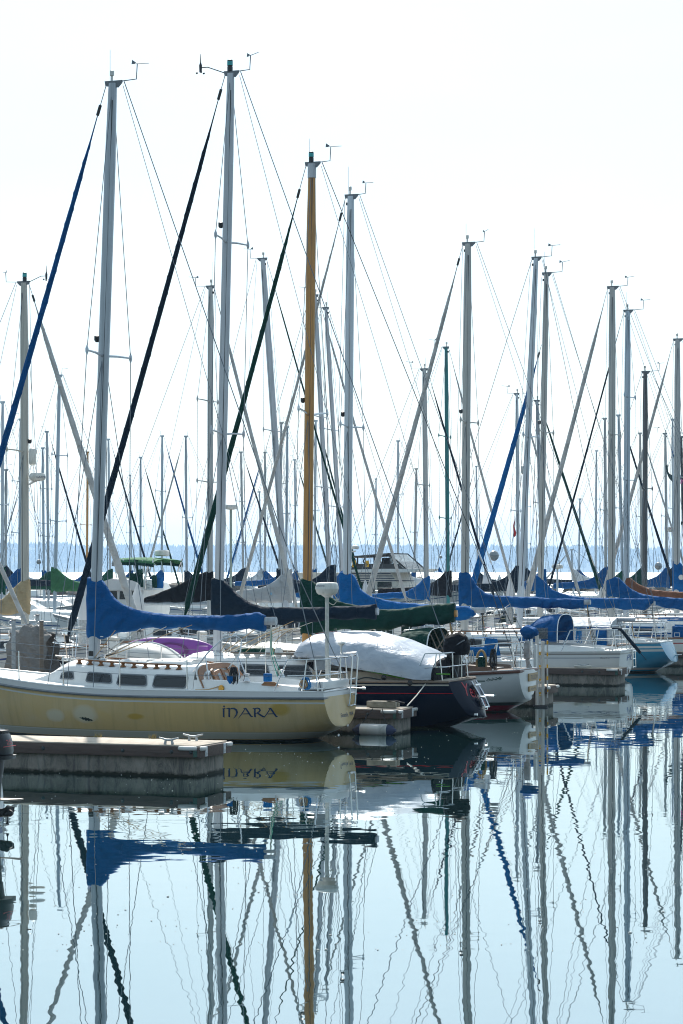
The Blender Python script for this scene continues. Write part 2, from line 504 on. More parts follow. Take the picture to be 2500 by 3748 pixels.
        if track and s.P['det'] > 0:
            mb = MB()
            for sd in (1, -1):
                a, b = s.mp(.12) + Vector((-fa * .35, sd * lat * .95, 0)), s.mp(.97) + Vector((-fa * .3, sd * lat * .8, 0))
                mb.tube([a, b], .011, 4)
            s.part('sail_track', mb, WIRED, s.masto)
        s.head(head)
    def mp(s, u): return Vector((s.xt * u, 0, lerp(s.zb, s.zt, u)))
    def head(s, kind):
        P = s.masto; x, z = s.xt, s.zt; fa = s.mfa; det = s.P['det']
        MT = WIRED
        cr = MB().prism([(x + fa * 1.5, -.025, z + .05), (x + fa * 1.35, -.025, z - .05), (x - fa * 1.0, -.025, z - .09), (x - fa * 1.75, -.025, z + .0), (x - fa * 1.85, -.025, z + .05)], (0, .05, 0))
        s.part('masthead_crane', cr, GREYTRIM if det else (s.masto.data.materials[0]), P)
        if det == 0:
            s.part('wind_vane', MB().tube([(x - .1, 0, z + .05), (x - .14, 0, z + .35), (x - .42, 0, z + .33)], .009, 4), WIRED, P); return
        lt = MB().lathe([(.022, 0), (.022, .1), (.045, .11), (.045, .2), (.03, .215), (.001, .22)], (x + .02, 0, z + .05), 10)
        s.part('anchor_light', lt, PLASTIC, P)
        if kind in (1, 3):
            s.part('tricolour_light', MB().lathe([(.06, 0), (.062, .1), (.055, .11), (.06, .12), (.06, .25), (.02, .27)], (x + .02, 0, z + .04), 12), BLACKP, P)
            s.part('light_lens', MB().lathe([(.064, .13), (.064, .22)], (x + .02, 0, z + .04), 12), M('teal_lens', (.02, .35, .36), .15), P)
            if kind == 1:
                an = MB().tube([(x + fa, 0, z), (x + .55, 0, z + .17), (x + .7, 0, z + .17)], .011, 5)
                an.lathe([(.03, -.1), (.035, .05), (.012, .12), (.005, .3)], (x + .72, 0, z + .17), 8)
                for k in range(3):
                    a = k * 2.1; an.ball((x + .72 + .09 * math.cos(a), .09 * math.sin(a), z + .06), .028, 1)
                s.part('anemometer', an, BLACKP, P)
        k = random.uniform(.62, .85); a_ = random.uniform(.4, .62)
        arm = MB().tube([(x - fa * 1.5, 0, z + .03), (x - a_, 0, z + .05), (x - a_ - .02, 0, z + .10 + .36 * k)], .012, 5)
        s.part('vane_arm', arm, WIRE, P)
        o_ = Vector((x - a_ - .02, 0, z + .10 + .36 * k)); q_ = random.uniform(-.9, .9); dv = Vector((math.cos(q_), math.sin(q_), -.12)) * k
        va = MB().tube([o_ + dv * .14, o_ - dv * .34], .008, 4)
        va.prism([o_ + dv * .17 + Vector((0, -.003, -.01)), o_ + dv * .03 + Vector((0, -.003, .02)), o_ + dv * .15 + Vector((0, -.003, .11 * k))], (0, .006, 0))
        s.part('wind_vane', va, WIRE, P)
        if random.random() < .6: s.part('whip_antenna', MB().tube([(x + .06, 0, z + .05), (x + .06, 0, z + random.uniform(.4, .95))], .005, 4), GREYC, P)
        if kind == 2:
            s.part('steaming_light', MB().box((x + .1, 0, z - .2), (.06, .05, .08), 0, .01), BLACKP, P)
    def wire(s, name, a, b, r=.008, mat=None, sag=0.0):
        a, b = Vector(a), Vector(b)
        pts = [a, b] if not sag else [a.lerp(b, i / 8) + Vector((0, 0, -sag * 4 * (i / 8) * (1 - i / 8))) for i in range(9)]
        return s.part(name, MB().tube(pts, r, 5), mat or WIRE)
    def spreaders(s, us, half=1.0, r=.022, mat=None, rise=.05, sweep=.1):
        s.tips = []
        for u in us:
            c = s.mp(u); tip = None
            for sd in (1, -1):
                tip = c + Vector((-sweep, sd * half, rise))
                mb = MB().tube([c + Vector((0, sd * s.mlat, 0)), c.lerp(tip, .5) + Vector((0, 0, .01)), tip], [r * 1.25, r, r * .8], 6)
                mb.lathe([(.004, -.11), (.035, -.03), (.035, .03), (.004, .11)], tip, 8)
                s.part('spreader', mb, mat or s.masto.data.materials[0], s.masto)
            s.tips.append((u, half, -sweep, rise))
        if s.P['det'] > 1:
            s.part('steaming_light', MB().lathe([(.03, -.07), (.06, -.03), (.06, .05), (.02, .07)], s.mp(us[-1] + .03) + Vector((s.mfa + .05, 0, 0)), 8), BLACKP, s.masto)
    def shrouds(s, lower=True, r=.008, mat=None):
        xc = -.12; b = s.beam(s.tx(xc)) - .10; zc = s.dz(xc, b)
        for sd in (1, -1):
            p = Vector((xc, sd * b, zc))
            for (u, half, sw, rise) in s.tips:
                q = s.mp(u) + Vector((sw, sd * half, rise))
                s.wire('shroud', p, q, r, mat); p = q
            s.wire('shroud', p, s.mp(.99) + Vector((0, sd * .03, 0)), r, mat)
            if lower:
                u = s.tips[0][0] - .01
                for dx in (-.55, .45):
                    s.wire('lower_shroud', (xc + dx, sd * (b - .02), s.dz(xc + dx, b)), s.mp(u) + Vector((0, sd * s.mlat, 0)), r, mat)
    def forestay(s, frac=1.0, furl=None, r=.065, t0=.05, t1=.95, drum=True, bx=None):
        a = Vector(((s.P['bow'] - .18) if bx is None else bx, 0, s.sheer(0.02) + .06)); b = s.mp(frac) + Vector((s.mfa * 1.2, 0, 0))
        s.wire('forestay', a, b, .009)
        if furl:
            N = 60 if s.P['det'] > 1 else 24
            pts = []; rr = []
            for i in range(N + 1):
                u = lerp(t0, t1, i / N)
                sag = .05 * math.sin(pi * u)
                pts.append(a.lerp(b, u) + Vector((-sag * .3, 0, -sag)))
                k = 1.0 - .55 * u
                rr.append(r * (k + .10 * noise.noise(Vector((i * .55, s.D, 3)))) * (sstep((u - t0) / .03) * .7 + .3) * (1 - .8 * sstep((u - t1 + .13) / .13)))
            s.furlo = s.part('furled_headsail', MB().tube(pts, rr, 10), furl, None, 60)
            if s.P['det'] > 1:
                # spiral seam of the rolled sail
                sp = []
                for i in range(N * 3 + 1):
                    u = lerp(t0 + .02, t1 - .05, i / (N * 3)); j = (u - t0) / (t1 - t0) * N
                    k = min(N - 1, int(j)); c = pts[k].lerp(pts[k + 1], j - k); rad = lerp(rr[k], rr[k + 1], j - k) + .002
                    t = (b - a).normalized(); e = t.cross(Vector((0, 1, 0))).normalized(); g = t.cross(e)
                    an = u * 120; sp.append(c + (e * math.cos(an) + g * math.sin(an)) * rad)
                s.part('seam', MB().tube(sp, .006, 4), furl, s.furlo)
                s.part('halyard_swivel', MB().tube([a.lerp(b, t1 - .004), a.lerp(b, t1 + .014)], .034, 8), BLACKP, s.furlo)
            if drum:
                s.part('furling_drum', MB().lathe([(.03, -.1), (.11, -.09), (.11, -.06), (.05, -.05), (.05, .05), (.11, .06), (.11, .09), (.03, .1)], a.lerp(b, .028), 12), BLACKP, s.furlo)
    def backstay(s, y=0.0, split=False, r=.010, mat=None):
        t = s.mp(1.0) + Vector((-s.mfa * 2.2, 0, .02)); xs = s.P['stern'] + .08
        if split:
            m = t.lerp(Vector((xs, 0, s.dz(xs))), .80)
            s.wire('backstay', t, m, r, mat)
            for sd in (1, -1):
                s.wire('backstay', m, (xs, sd * (s.beam(1) - .12), s.dz(xs, 1)), r, mat)
            s.part('turnbuckle', MB().tube([m + (t - m).normalized() * .35, m], .022, 6), STEEL)
        else:
            s.wire('backstay', t, (xs, y, s.dz(xs, y)), r, mat)
    def boom(s, end, z0=None, r=.075, mat=None, lift=True):
        xe, ze = s.L(*end, 0); s.be = Vector((xe, 0, ze)); z0 = z0 or ze
        s.bg = Vector((-s.mfa * .9, 0, z0))
        s.boomo = s.part('boom', MB().tube([s.bg, s.be], r, 10, .75), mat or ALUD)
        if lift: s.wire('topping_lift', s.be, s.mp(.995) + Vector((-s.mfa * 2, 0, 0)), .006)
    def cover(s, pts, mat, hw=.15, front=.17, seed=0, wr=1.0):
        """pts: (px, top py, bottom py) along the boom, mast end first"""
        rows = []
        for px, a, b in pts:
            x, zt = s.L(px, a, 0); _, zl = s.L(px, b, 0); rows.append((x, zt, zl))
        rows.sort(key=lambda r: -r[0])
        tt = [(-r[0], r[1]) for r in rows]; bb = [(-r[0], r[2]) for r in rows]
        s.cover_tab(tt, bb, mat, hw, seed, wr)
    def cover_gen(s, zb, length, H0, mat, hw=.14, seed=0, low=.14):
        tt = [(-.17, zb + H0), (.14, zb + H0 * .97), (.34, zb + H0 * .72), (.7, zb + H0 * .47), (1.15, zb + H0 * .31), (1.8, zb + H0 * .24), (length, zb + H0 * .17)]
        bb = [(-.17, zb - low * 1.6), (.3, zb - low * 1.2), (.9, zb - low), (length, zb - low)]
        s.cover_tab(tt, bb, mat, hw, seed, 1.0)
    def cover_tab(s, tt, bb, mat, hw, seed, wr):
        det = s.P['det']; N = (16, 34, 90)[det]; n = (10, 14, 28)[det]
        x0, x1 = tt[0][0], tt[-1][0]; rings = []
        def sm(tab, x):
            d = .06; return (interp(tab, x - d) + 2 * interp(tab, x) + interp(tab, x + d)) / 4
        for i in range(N + 1):
            x = lerp(x0, x1, i / N); zt, zl = sm(tt, x), sm(bb, x)
            zl += .02 * math.sin(x * 9 + seed) * wr
            zt += .012 * noise.noise(Vector((x * 7, seed, 1))) * wr
            c, hh = (zt + zl) / 2, max(.02, (zt - zl) / 2)
            w = hw * min(1.0, .8 + .2 * sstep((x - x0) / .5))
            if x < s.mfa + .12: w = max(w, s.mlat + .035)
            kn = .42 * sstep((x - s.mfa - .05) / .45)
            endk = min(1, .55 + (i / N) * 30) * min(1, .5 + (1 - i / N) * 20)
            ring = []
            for j in range(n):
                a = 2 * pi * j / n; sz = math.sin(a); cy = math.cos(a)
                v = (sz + 1) / 2
                wid = w * endk * (1.0 - (kn if hh > .25 else kn * .4) * v)
                y = wid * math.copysign(abs(cy) ** .75, cy); z = c + hh * math.copysign(abs(sz) ** .85, sz)
                q = Vector((x * 2.3 + z * 2.0, y * 3, z * 3.1 - x * .6 + seed))
                d = noise.noise(q) * .034 + noise.noise(q * 2.7) * .018 + abs(noise.noise(Vector((x * 3.5 - z * 2.6 + seed, z * 1.2 + x, 2 + seed)))) * .030 - .012
                d *= wr * (1 if det else .5)
                ring.append(Vector((-x, y + math.copysign(d, y) if abs(y) > .02 else y, z + d * .25)))
            rings.append(ring)
        s.covo = s.part('sail_cover', MB().loft(rings, True, True, True), mat, None, 70)
        if det > 1:
            for k in (.22, .45, .68, .9):
                rg_ = rings[int(k * N)]
                s.part('seam', MB().tube([p + Vector((.01 * math.sin(q * 1.3), 0, 0)) for q, p in enumerate(rg_ + rg_[:1])], .007, 4), mat, s.covo)
            for k in range(7):
                x = lerp(x0 + .35, x1 - .1, k / 6); z = sm(bb, x) + .03
                s.part('cover_fastener', MB().box((-x, hw * .5, z), (.07, .03, .02), 0, .006), STEEL, s.covo)
    # --- deck gear
    def stanchions(s, xs, h=.62, r=.013, wires=(.98, .52), x0=None, x1=None, rw=.005):
        for sd in (1, -1):
            tops = []
            for x in xs:
                b = s.beam(s.tx(x)) - .06; z = s.dz(x, b)
                s.part('stanchion', MB().tube([(x, sd * b, z - .02), (x, sd * (b + .01), z + h)], r, 6).lathe([(.035, 0), (.035, .02), (.02, .05)], (x, sd * b, z), 8), STEEL)
                tops.append((x, sd * b, z))
            ends = [x for x in (x0, x1) if x is not None]
            for x in ends:
                b = s.beam(s.tx(x)) - .05; tops.append((x, sd * b, s.dz(x, b)))
            tops.sort()
            for w in wires:
                mb = MB(); pts = []
                for a, b_ in zip(tops, tops[1:]):
                    for k in range(4):
                        u = k / 4; p = Vector(a).lerp(Vector(b_), u); pts.append(p + Vector((0, 0, h * w - .05 * u * (1 - u))))
                pts.append(Vector(tops[-1]) + Vector((0, 0, h * w)))
                s.part('lifeline', mb.tube(pts, rw, 5), STEEL if s.P['det'] < 2 else WIRE)
    def pulpit(s, x0, h=.66, r=.013):
        bx = s.P['bow']; b = s.beam(s.tx(x0)) - .05; zf = s.sheer(.02)
        mb = MB()
        for hh in (h, h * .52):
            k = 1 if hh == h else .55
            mb.tube([(x0, b, s.dz(x0, b) + hh)] + [(lerp(x0, bx + .05 * k, math.sin(a)), b * math.cos(a) * (1 if True else 1), lerp(s.dz(x0, b), zf, math.sin(a)) + hh) for a in [pi / 2 * i / 6 for i in range(1, 6)]] + [(bx + .06 * k, 0, zf + hh)] +
                    [(lerp(x0, bx + .05 * k, math.sin(a)), -b * math.cos(a), lerp(s.dz(x0, b), zf, math.sin(a)) + hh) for a in [pi / 2 * i / 6 for i in range(5, 0, -1)]] + [(x0, -b, s.dz(x0, b) + hh)], r, 6)
        for sd in (1, -1):
            for x, k in ((x0, 1.0), (lerp(x0, bx, .62), .62)):
                yb = s.beam(s.tx(x)) - .04
                mb.tube([(x, sd * yb, s.dz(x, yb)), (x + .02, sd * b * k, s.dz(x0, b) + h)], r, 6)
        return s.part('pulpit', mb, STEEL)
    def pushpit(s, x0, h=.64, r=.014, mid=.5, posts=3):
        xs = s.P['stern'] + .10; b0 = s.beam(s.tx(x0)) - .05; b1 = s.beam(1) - .08
        mb = MB()
        def path(hh):
            pts = []
            for sd in (1, -1):
                q = [(x0, sd * b0, s.dz(x0, b0) + hh), (lerp(x0, xs, .6), sd * lerp(b0, b1, .6), s.dz(xs, b1) + hh), (xs + .12, sd * b1, s.dz(xs, b1) + hh), (xs, sd * (b1 - .12), s.dz(xs, b1) + hh)]
                pts = pts + q if sd == 1 else pts + q[::-1]
            return pts
        mb.tube(path(h), r, 6); mb.tube(path(h * mid), r, 6)
        for sd in (1, -1):
            mb.tube([(x0 + .28, sd * b0, s.dz(x0, b0)), (x0, sd * b0, s.dz(x0, b0) + h)], r, 6)
            mb.tube([(lerp(x0, xs, .55) + .05, sd * lerp(b0, b1, .5), s.dz(xs, b1)), (lerp(x0, xs, .6), sd * lerp(b0, b1, .6), s.dz(xs, b1) + h)], r, 6)
            mb.tube([(xs + .04, sd * b1, s.dz(xs, b1)), (xs + .1, sd * b1, s.dz(xs, b1) + h)], r, 6)
            mb.tube([(xs + .0, sd * (b1 * .35), s.dz(xs, 0)), (xs, sd * (b1 * .35), s.dz(xs, b1) + h)], r, 6)
        return s.part('pushpit', mb, STEEL)
    def winch(s, x, y, z=None):
        z = s.dz(x, y) if z is None else z
        return s.part('winch', MB().lathe([(.075, 0), (.06, .03), (.045, .07), (.05, .12), (.065, .135), (.05, .15), (.02, .155)], (x, y, z), 14), STEEL)
    def cleat(s, x, y, z=None, L=.24):
        z = s.dz(x, y) if z is None else z
        mb = MB()
        for d in (-.045, .045): mb.tube([(x + d, y, z), (x + d, y, z + .04)], .016, 6)
        mb.tube([(x - L / 2, y, z + .06), (x - .06, y, z + .042), (x + .06, y, z + .042), (x + L / 2, y, z + .06)], [.008, .016, .016, .008], 6)
        return s.part('cleat', mb, STEEL)
    def hatch(s, x, z, L=.5, w=.5, mat=None):
        return s.part('deck_hatch', MB().box((x, 0, z + .03), (L, w, .07), 0, .02), mat or WHITE)
    def dodger(s, x0, x1, w, z0, h, mat, win=True, open_aft=True):
        """canvas spray hood: raked front, high hoop at its aft end"""
        n = 14; rings = []
        for i, u in enumerate((0, .12, .45, .8, 1.0)):
            x = lerp(x0, x1, u); hh = h * (.12, .55, .93, 1.0, .98)[i]; ww = w * (1.0 if i else .96)
            rings.append([Vector((x - .10 * hh * (1 - u), ww * math.copysign(abs(math.cos(a)) ** .6, math.cos(a)), z0 + hh * abs(math.sin(a)) ** .6)) for a in [pi * j / n for j in range(n + 1)]])
        mb = MB().loft(rings, False)
        o = s.part('dodger', mb, mat, None, 60)
        if win:
            for sd in (1, -1):
                pts = [Vector((lerp(x0, x1, u) - .02, sd * (w + .006), z0 + hz * h)) for u, hz in ((.2, .12), (.75, .12), (.75, .52), (.3, .52))]
                s.part('dodger_window', MB().prism(pts, (0, sd * .006, 0)), CLEAR, o)
        hp = [Vector((x1, (w + .01) * math.copysign(abs(math.cos(a)) ** .6, math.cos(a)), z0 + (h * .98 + .01) * abs(math.sin(a)) ** .6)) for a in [pi * j / n for j in range(n + 1)]]
        s.part('dodger_hoop', MB().tube(hp, .014, 6), STEEL, o)
        return o
    def coaming(s, x0, x1, y0=.95, y1=.85, h=.22, mat=None, shade_panel=True):
        mb = MB()
        for sd in (1, -1):
            rings = []
            for i in range(7):
                u = i / 6; x = lerp(x0, x1, u); y = lerp(y0, y1, u); z = s.dz(x, y) - .03; hh = h * (1 - .55 * u ** 2)
                rings.append([Vector((x, sd * (y + .1), z)), Vector((x, sd * (y + .05), z + hh)), Vector((x, sd * (y - .05), z + hh + .01)), Vector((x, sd * (y - .12), z))])
            mb.loft(rings, True, True, True)
        o = s.part('cockpit_coaming', mb, mat or WHITE, None, 30)
        if shade_panel:
            t = MB().box(((x0 + x1) / 2, 0, s.dz(x1) + .012), (abs(x1 - x0) * .92, y1 * 1.1, .02))  # flat dark panel on the deck; its colour stands in for a shaded recess
            s.part('cockpit_shade_panel', t, GREYTRIM)
        return o
    def rope(s, pts, r=.009, mat=None, name='rope', parent=None):
        """smooth line through a few points"""
        P = [Vector(p) for p in pts]; out = []
        for i in range(len(P) - 1):
            p0, p1, p2, p3 = P[max(i - 1, 0)], P[i], P[i + 1], P[min(i + 2, len(P) - 1)]
            for k in range(6):
                t = k / 6
                out.append(.5 * ((2 * p1) + (p2 - p0) * t + (2 * p0 - 5 * p1 + 4 * p2 - p3) * t * t + (3 * p1 - p0 - 3 * p2 + p3) * t ** 3))
        out.append(P[-1])
        return s.part(name, MB().tube(out, r, 5), mat or ROPEW, parent)
    def coil(s, c, r, L, mat=None, turns=6, name='coiled_line'):
        mb = MB(); c = Vector(c)
        for k in range(turns):
            dx = random.uniform(-.04, .04); dy = random.uniform(-.03, .03); l = L * random.uniform(.8, 1.05)
            mb.tube([c + Vector((dx + r * math.sin(a) * (.35 + .65 * (1 - math.cos(a)) / 2), dy, -l * (1 - math.cos(a)) / 2)) for a in [2 * pi * i / 12 for i in range(13)]], .010, 4)
        return s.part(name, mb, mat or ROPEW)
    def world(s, x, y, z): return Vector((s.X + s.c * x - s.n * y, s.D + s.n * x + s.c * y, z))
# ------------------------------------------------------------------ camera, light, sky
TH = math.radians(20)
cam = bpy.data.cameras.new('camera'); camo = bpy.data.objects.new('camera', cam); COL.objects.link(camo)
cam.sensor_fit = 'VERTICAL'; cam.sensor_height = 36.0; cam.lens = F / 3748 * 36
cam.shift_y = (HY - 1874) / 3748; cam.clip_start = .5; cam.clip_end = 20000
camo.location = (0, 0, H); camo.rotation_euler = (pi / 2, 0, 0)
SC.camera = camo
SUN_EL, SUN_AZ = math.radians(45), math.radians(-4)
w = bpy.data.worlds.new('World'); SC.world = w; w.use_nodes = True
nt = w.node_tree; bg = nt.nodes['Background']
sky = nt.nodes.new('ShaderNodeTexSky'); sky.sky_type = 'NISHITA'; sky.sun_disc = False
sky.sun_elevation = SUN_EL; sky.sun_rotation = SUN_AZ; sky.altitude = 0; sky.air_density = 1.0; sky.dust_density = 1.6; sky.ozone_density = 1.2
# thin high cloud veil: streaky noise whitens the sky
tc = nt.nodes.new('ShaderNodeTexCoord'); mp = nt.nodes.new('ShaderNodeMapping'); mp.inputs['Scale'].default_value = (1.2, 1.2, 5.0)
nz = nt.nodes.new('ShaderNodeTexNoise'); nz.inputs['Scale'].default_value = 1.6; nz.inputs['Detail'].default_value = 6
rp = nt.nodes.new('ShaderNodeValToRGB'); rp.color_ramp.elements[0].position = .3; rp.color_ramp.elements[1].position = .75
rp.color_ramp.elements[0].color = (.35, .35, .35, 1); rp.color_ramp.elements[1].color = (.75, .75, .75, 1)
mx = nt.nodes.new('ShaderNodeMix'); mx.data_type = 'RGBA'
L = nt.links
L.new(tc.outputs['Generated'], mp.inputs['Vector']); L.new(mp.outputs['Vector'], nz.inputs['Vector']); L.new(nz.outputs['Fac'], rp.inputs['Fac'])
L.new(rp.outputs['Color'], mx.inputs['Factor']); L.new(sky.outputs['Color'], mx.inputs[6]); VEIL = (5.7, 7.5, 8.3)
# the veil is brightest round the sun and dim behind the camera (forward scattering)
nv = nt.nodes.new('ShaderNodeVectorMath'); nv.operation = 'NORMALIZE'; L.new(tc.outputs['Generated'], nv.inputs[0])
dp = nt.nodes.new('ShaderNodeVectorMath'); dp.operation = 'DOT_PRODUCT'; L.new(nv.outputs[0], dp.inputs[0])
dp.inputs[1].default_value = (math.sin(SUN_AZ) * math.cos(SUN_EL), math.cos(SUN_AZ) * math.cos(SUN_EL), math.sin(SUN_EL))
mr = nt.nodes.new('ShaderNodeMapRange'); mr.inputs[1].default_value = -.6; mr.inputs[2].default_value = .9; mr.inputs[3].default_value = .58; mr.inputs[4].default_value = 1.0
L.new(dp.outputs['Value'], mr.inputs[0])
vs = nt.nodes.new('ShaderNodeVectorMath'); vs.operation = 'SCALE'; vs.inputs[0].default_value = VEIL; L.new(mr.outputs[0], vs.inputs['Scale']); L.new(vs.outputs[0], mx.inputs[7])
L.new(mx.outputs[2], bg.inputs['Color']); bg.inputs['Strength'].default_value = .105
sun = bpy.data.lights.new('sun', 'SUN'); sun.energy = 4.5; sun.angle = math.radians(.5); sun.color = (1.0, .95, .88)
suno = bpy.data.objects.new('sun', sun); COL.objects.link(suno)
sd = Vector((math.sin(SUN_AZ) * math.cos(SUN_EL), math.cos(SUN_AZ) * math.cos(SUN_EL), math.sin(SUN_EL)))
suno.rotation_euler = (-sd).to_track_quat('-Z', 'Y').to_euler(); suno.location = (0, 0, 60)
SC.view_settings.view_transform = 'Standard'; SC.view_settings.look = 'None'; SC.view_settings.exposure = EXPO; SC.view_settings.gamma = 1
SC.render.engine = 'CYCLES'
cy = SC.cycles; cy.filter_width = 1.05; cy.use_denoising = True; cy.max_bounces = 8; cy.glossy_bounces = 4; cy.diffuse_bounces = 3; cy.transparent_max_bounces = 8; cy.volume_bounces = 1
cy.caustics_reflective = False; cy.caustics_refractive = False; cy.sample_clamp_indirect = 6
try:
    cy.denoiser = 'OPENIMAGEDENOISE'; cy.denoising_input_passes = 'RGB_ALBEDO_NORMAL'; cy.denoising_prefilter = 'ACCURATE'
except Exception: pass

# ------------------------------------------------------------------ water, hills, breakwater, air
t = NT('harbour_water')
g = t.n.new('ShaderNodeNewGeometry')
def wn(sc, scale, det):
    mpn = t.n.new('ShaderNodeMapping'); mpn.inputs['Scale'].default_value = sc; mpn.inputs['Rotation'].default_value = (0, 0, .25)
    t.link(g.outputs['Position'], mpn.inputs['Vector']); return t.noise(mpn.outputs['Vector'], scale, det, .5)
h1 = wn((.9, 1.0, 1), .55, 2)
h2 = wn((1, 1, 1), 1.9, 1.2)
sp = t.n.new('ShaderNodeSeparateXYZ'); t.link(g.outputs['Position'], sp.inputs[0])
far = t.n.new('ShaderNodeMapRange'); far.inputs[1].default_value = 240; far.inputs[2].default_value = 420; far.inputs[3].default_value = 0; far.inputs[4].default_value = 1
t.link(sp.outputs['Y'], far.inputs[0])
# cat's paws: patches of slightly more ruffled water
pw = t.ramp(wn((.35, 1, 1), .09, 2), [(.40, (.45, .45, .45)), (.64, (1.1, 1.1, 1.1))])
h = t.math('ADD', t.math('MULTIPLY', h1, .0020), t.math('MULTIPLY', t.math('MULTIPLY', h2, pw), .0021))
h = t.math('ADD', h, t.math('MULTIPLY', t.math('MULTIPLY', wn((.5, 1, 1), .8, 4), far.outputs[0]), .2))
b = t.n.new('ShaderNodeBump'); b.inputs['Strength'].default_value = 1.0; b.inputs['Distance'].default_value = WAVE
t.link(h, b.inputs['Height']); t.link(b.outputs['Normal'], t.b.inputs['Normal'])
t.col((.005, .022, .023)); t.set(Roughness=.012, IOR=1.6)
fr_ = t.math('ADD', t.math('MULTIPLY', far.outputs[0], .40), .012); t.link(fr_, t.b.inputs['Roughness'])
gl = t.n.new('ShaderNodeBsdfGlossy'); gl.inputs['Roughness'].default_value = .012; gl.inputs['Color'].default_value = (.86, .98, 1, 1); t.link(b.outputs['Normal'], gl.inputs['Normal']); t.link(fr_, gl.inputs['Roughness'])
ms = t.n.new('ShaderNodeMixShader'); ms.inputs[0].default_value = .42; t.link(t.b.outputs[0], ms.inputs[1]); t.link(gl.outputs[0], ms.inputs[2])
t.link(ms.outputs[0], t.n['Material Output'].inputs['Surface'])
mb = MB(); xs = [-2400, -200, -60, 0, 60, 200, 2400]; ys = [-40, 30, 80, 160, 320, 900, 3000, 8300]
mb.loft([[Vector((x, y, 0)) for x in xs] for y in ys], False)
tag(mb.obj('water', t.m, None, 0), 'calm dark harbour water mirroring masts and pale sky', 'water', kind='structure')

HILLM = M('hill_ground', (.05, .06, .035), .95)
FORM = M('conifer_foliage', (.035, .05, .03), .95, var=.4, scale=.05)
def ridge(x): return 74 + 10 * noise.noise(Vector((x * .0016, 3, 0))) + 6 * noise.noise(Vector((x * .006, 7, 0))) - max(0, x) * .006
rows = []
for k, (yy, hh) in enumerate(((7000, -.5), (7020, .12), (7120, .55), (7260, .92), (7400, 1.0), (7800, .7))):
    rows.append([Vector((x, yy + 30 * noise.noise(Vector((x * .003, k, 1))), max(-.5, ridge(x) * hh if hh > 0 else hh))) for x in range(-2200, 2201, 40)])
tag(MB().loft(rows, False).obj('hills', HILLM, None, 60), 'low wooded shore across the open water fading blue in haze', 'hills', kind='structure')
mb = MB(); rnd = random.Random(3)
def conifer(x, y, z, hgt, r):
    n = 5; v = [(x, y, z + hgt)]; f = []
    for k, (rr, zz) in enumerate(((.30, .66), (.62, .38), (.85, .16), (1.0, .02))):
        for j in range(n):
            a = 2 * pi * j / n + k * .6; q = rr * r * rnd.uniform(.7, 1.2); v.append((x + q * math.cos(a), y + q * math.sin(a), z + hgt * zz))
    for j in range(n): f.append((0, 1 + j, 1 + (j + 1) % n))
    for k in range(3):
        for j in range(n): f.append((1 + k * n + j, 1 + (k + 1) * n + j, 1 + (k + 1) * n + (j + 1) % n, 1 + k * n + (j + 1) % n))
    mb.add(v, f)
for i in range(5200):
    x = rnd.uniform(-1800, 1800); u = rnd.random()
    y = lerp(7030, 7390, u); hz = ridge(x) * interp([(0, .14), (.25, .55), (.63, .92), (1, 1.0)], u)
    big = noise.noise(Vector((x * .011, y * .01, 5)))
    conifer(x, y, hz - 2, rnd.uniform(11, 18) + 9 * max(0, big), rnd.uniform(6, 11))
tag(mb.obj('far_forest', FORM, None, 0), 'conifer forest along the far shore ridge', 'forest', kind='stuff')

ROCK = M('breakwater_rock', (.16, .14, .12), .95, var=.5, scale=.6, bump=.6, bscale=4)
mb = MB()
for i in range(560):
    x = rnd.uniform(-75, 80); k = rnd.random(); y = 262 + x * .12 + rnd.uniform(-5, 5)
    top = 2.1 - abs(y - 262 - x * .12) * .36 + .4 * noise.noise(Vector((x * .12, 2, 0)))
    mb.ball((x, y, max(-.1, top - rnd.uniform(.3, .7))), rnd.uniform(.55, 1.15), 1, (1.2, 1, .8), .5, i)
tag(mb.obj('rock_rubble', ROCK, None, 0), 'dark rock breakwater closing off the harbour', 'breakwater', kind='stuff')

mb = MB(); x0, x1, y0, y1, z0, z1 = -2450, 2450, -60, 8400, -1.0, 140
mb.add([(x0, y0, z0), (x1, y0, z0), (x1, y1, z0), (x0, y1, z0), (x0, y0, z1), (x1, y0, z1), (x1, y1, z1), (x0, y1, z1)], [(0, 3, 2, 1), (4, 5, 6, 7), (0, 1, 5, 4), (1, 2, 6, 5), (2, 3, 7, 6), (3, 0, 4, 7)])
hm = bpy.data.materials.new('sea_haze'); hm.use_nodes = True
for n_ in list(hm.node_tree.nodes): hm.node_tree.nodes.remove(n_)
vo = hm.node_tree.nodes.new('ShaderNodeVolumePrincipled'); vo.inputs['Color'].default_value = (.52, .73, 1, 1); vo.inputs['Density'].default_value = HAZE; vo.inputs['Anisotropy'].default_value = .3
oo = hm.node_tree.nodes.new('ShaderNodeOutputMaterial'); hm.node_tree.links.new(vo.outputs[0], oo.inputs['Volume'])
if HAZE > 0:
    tag(mb.obj('haze', hm, None, 0), 'pale sea haze lying over the harbour', 'haze', kind='stuff')

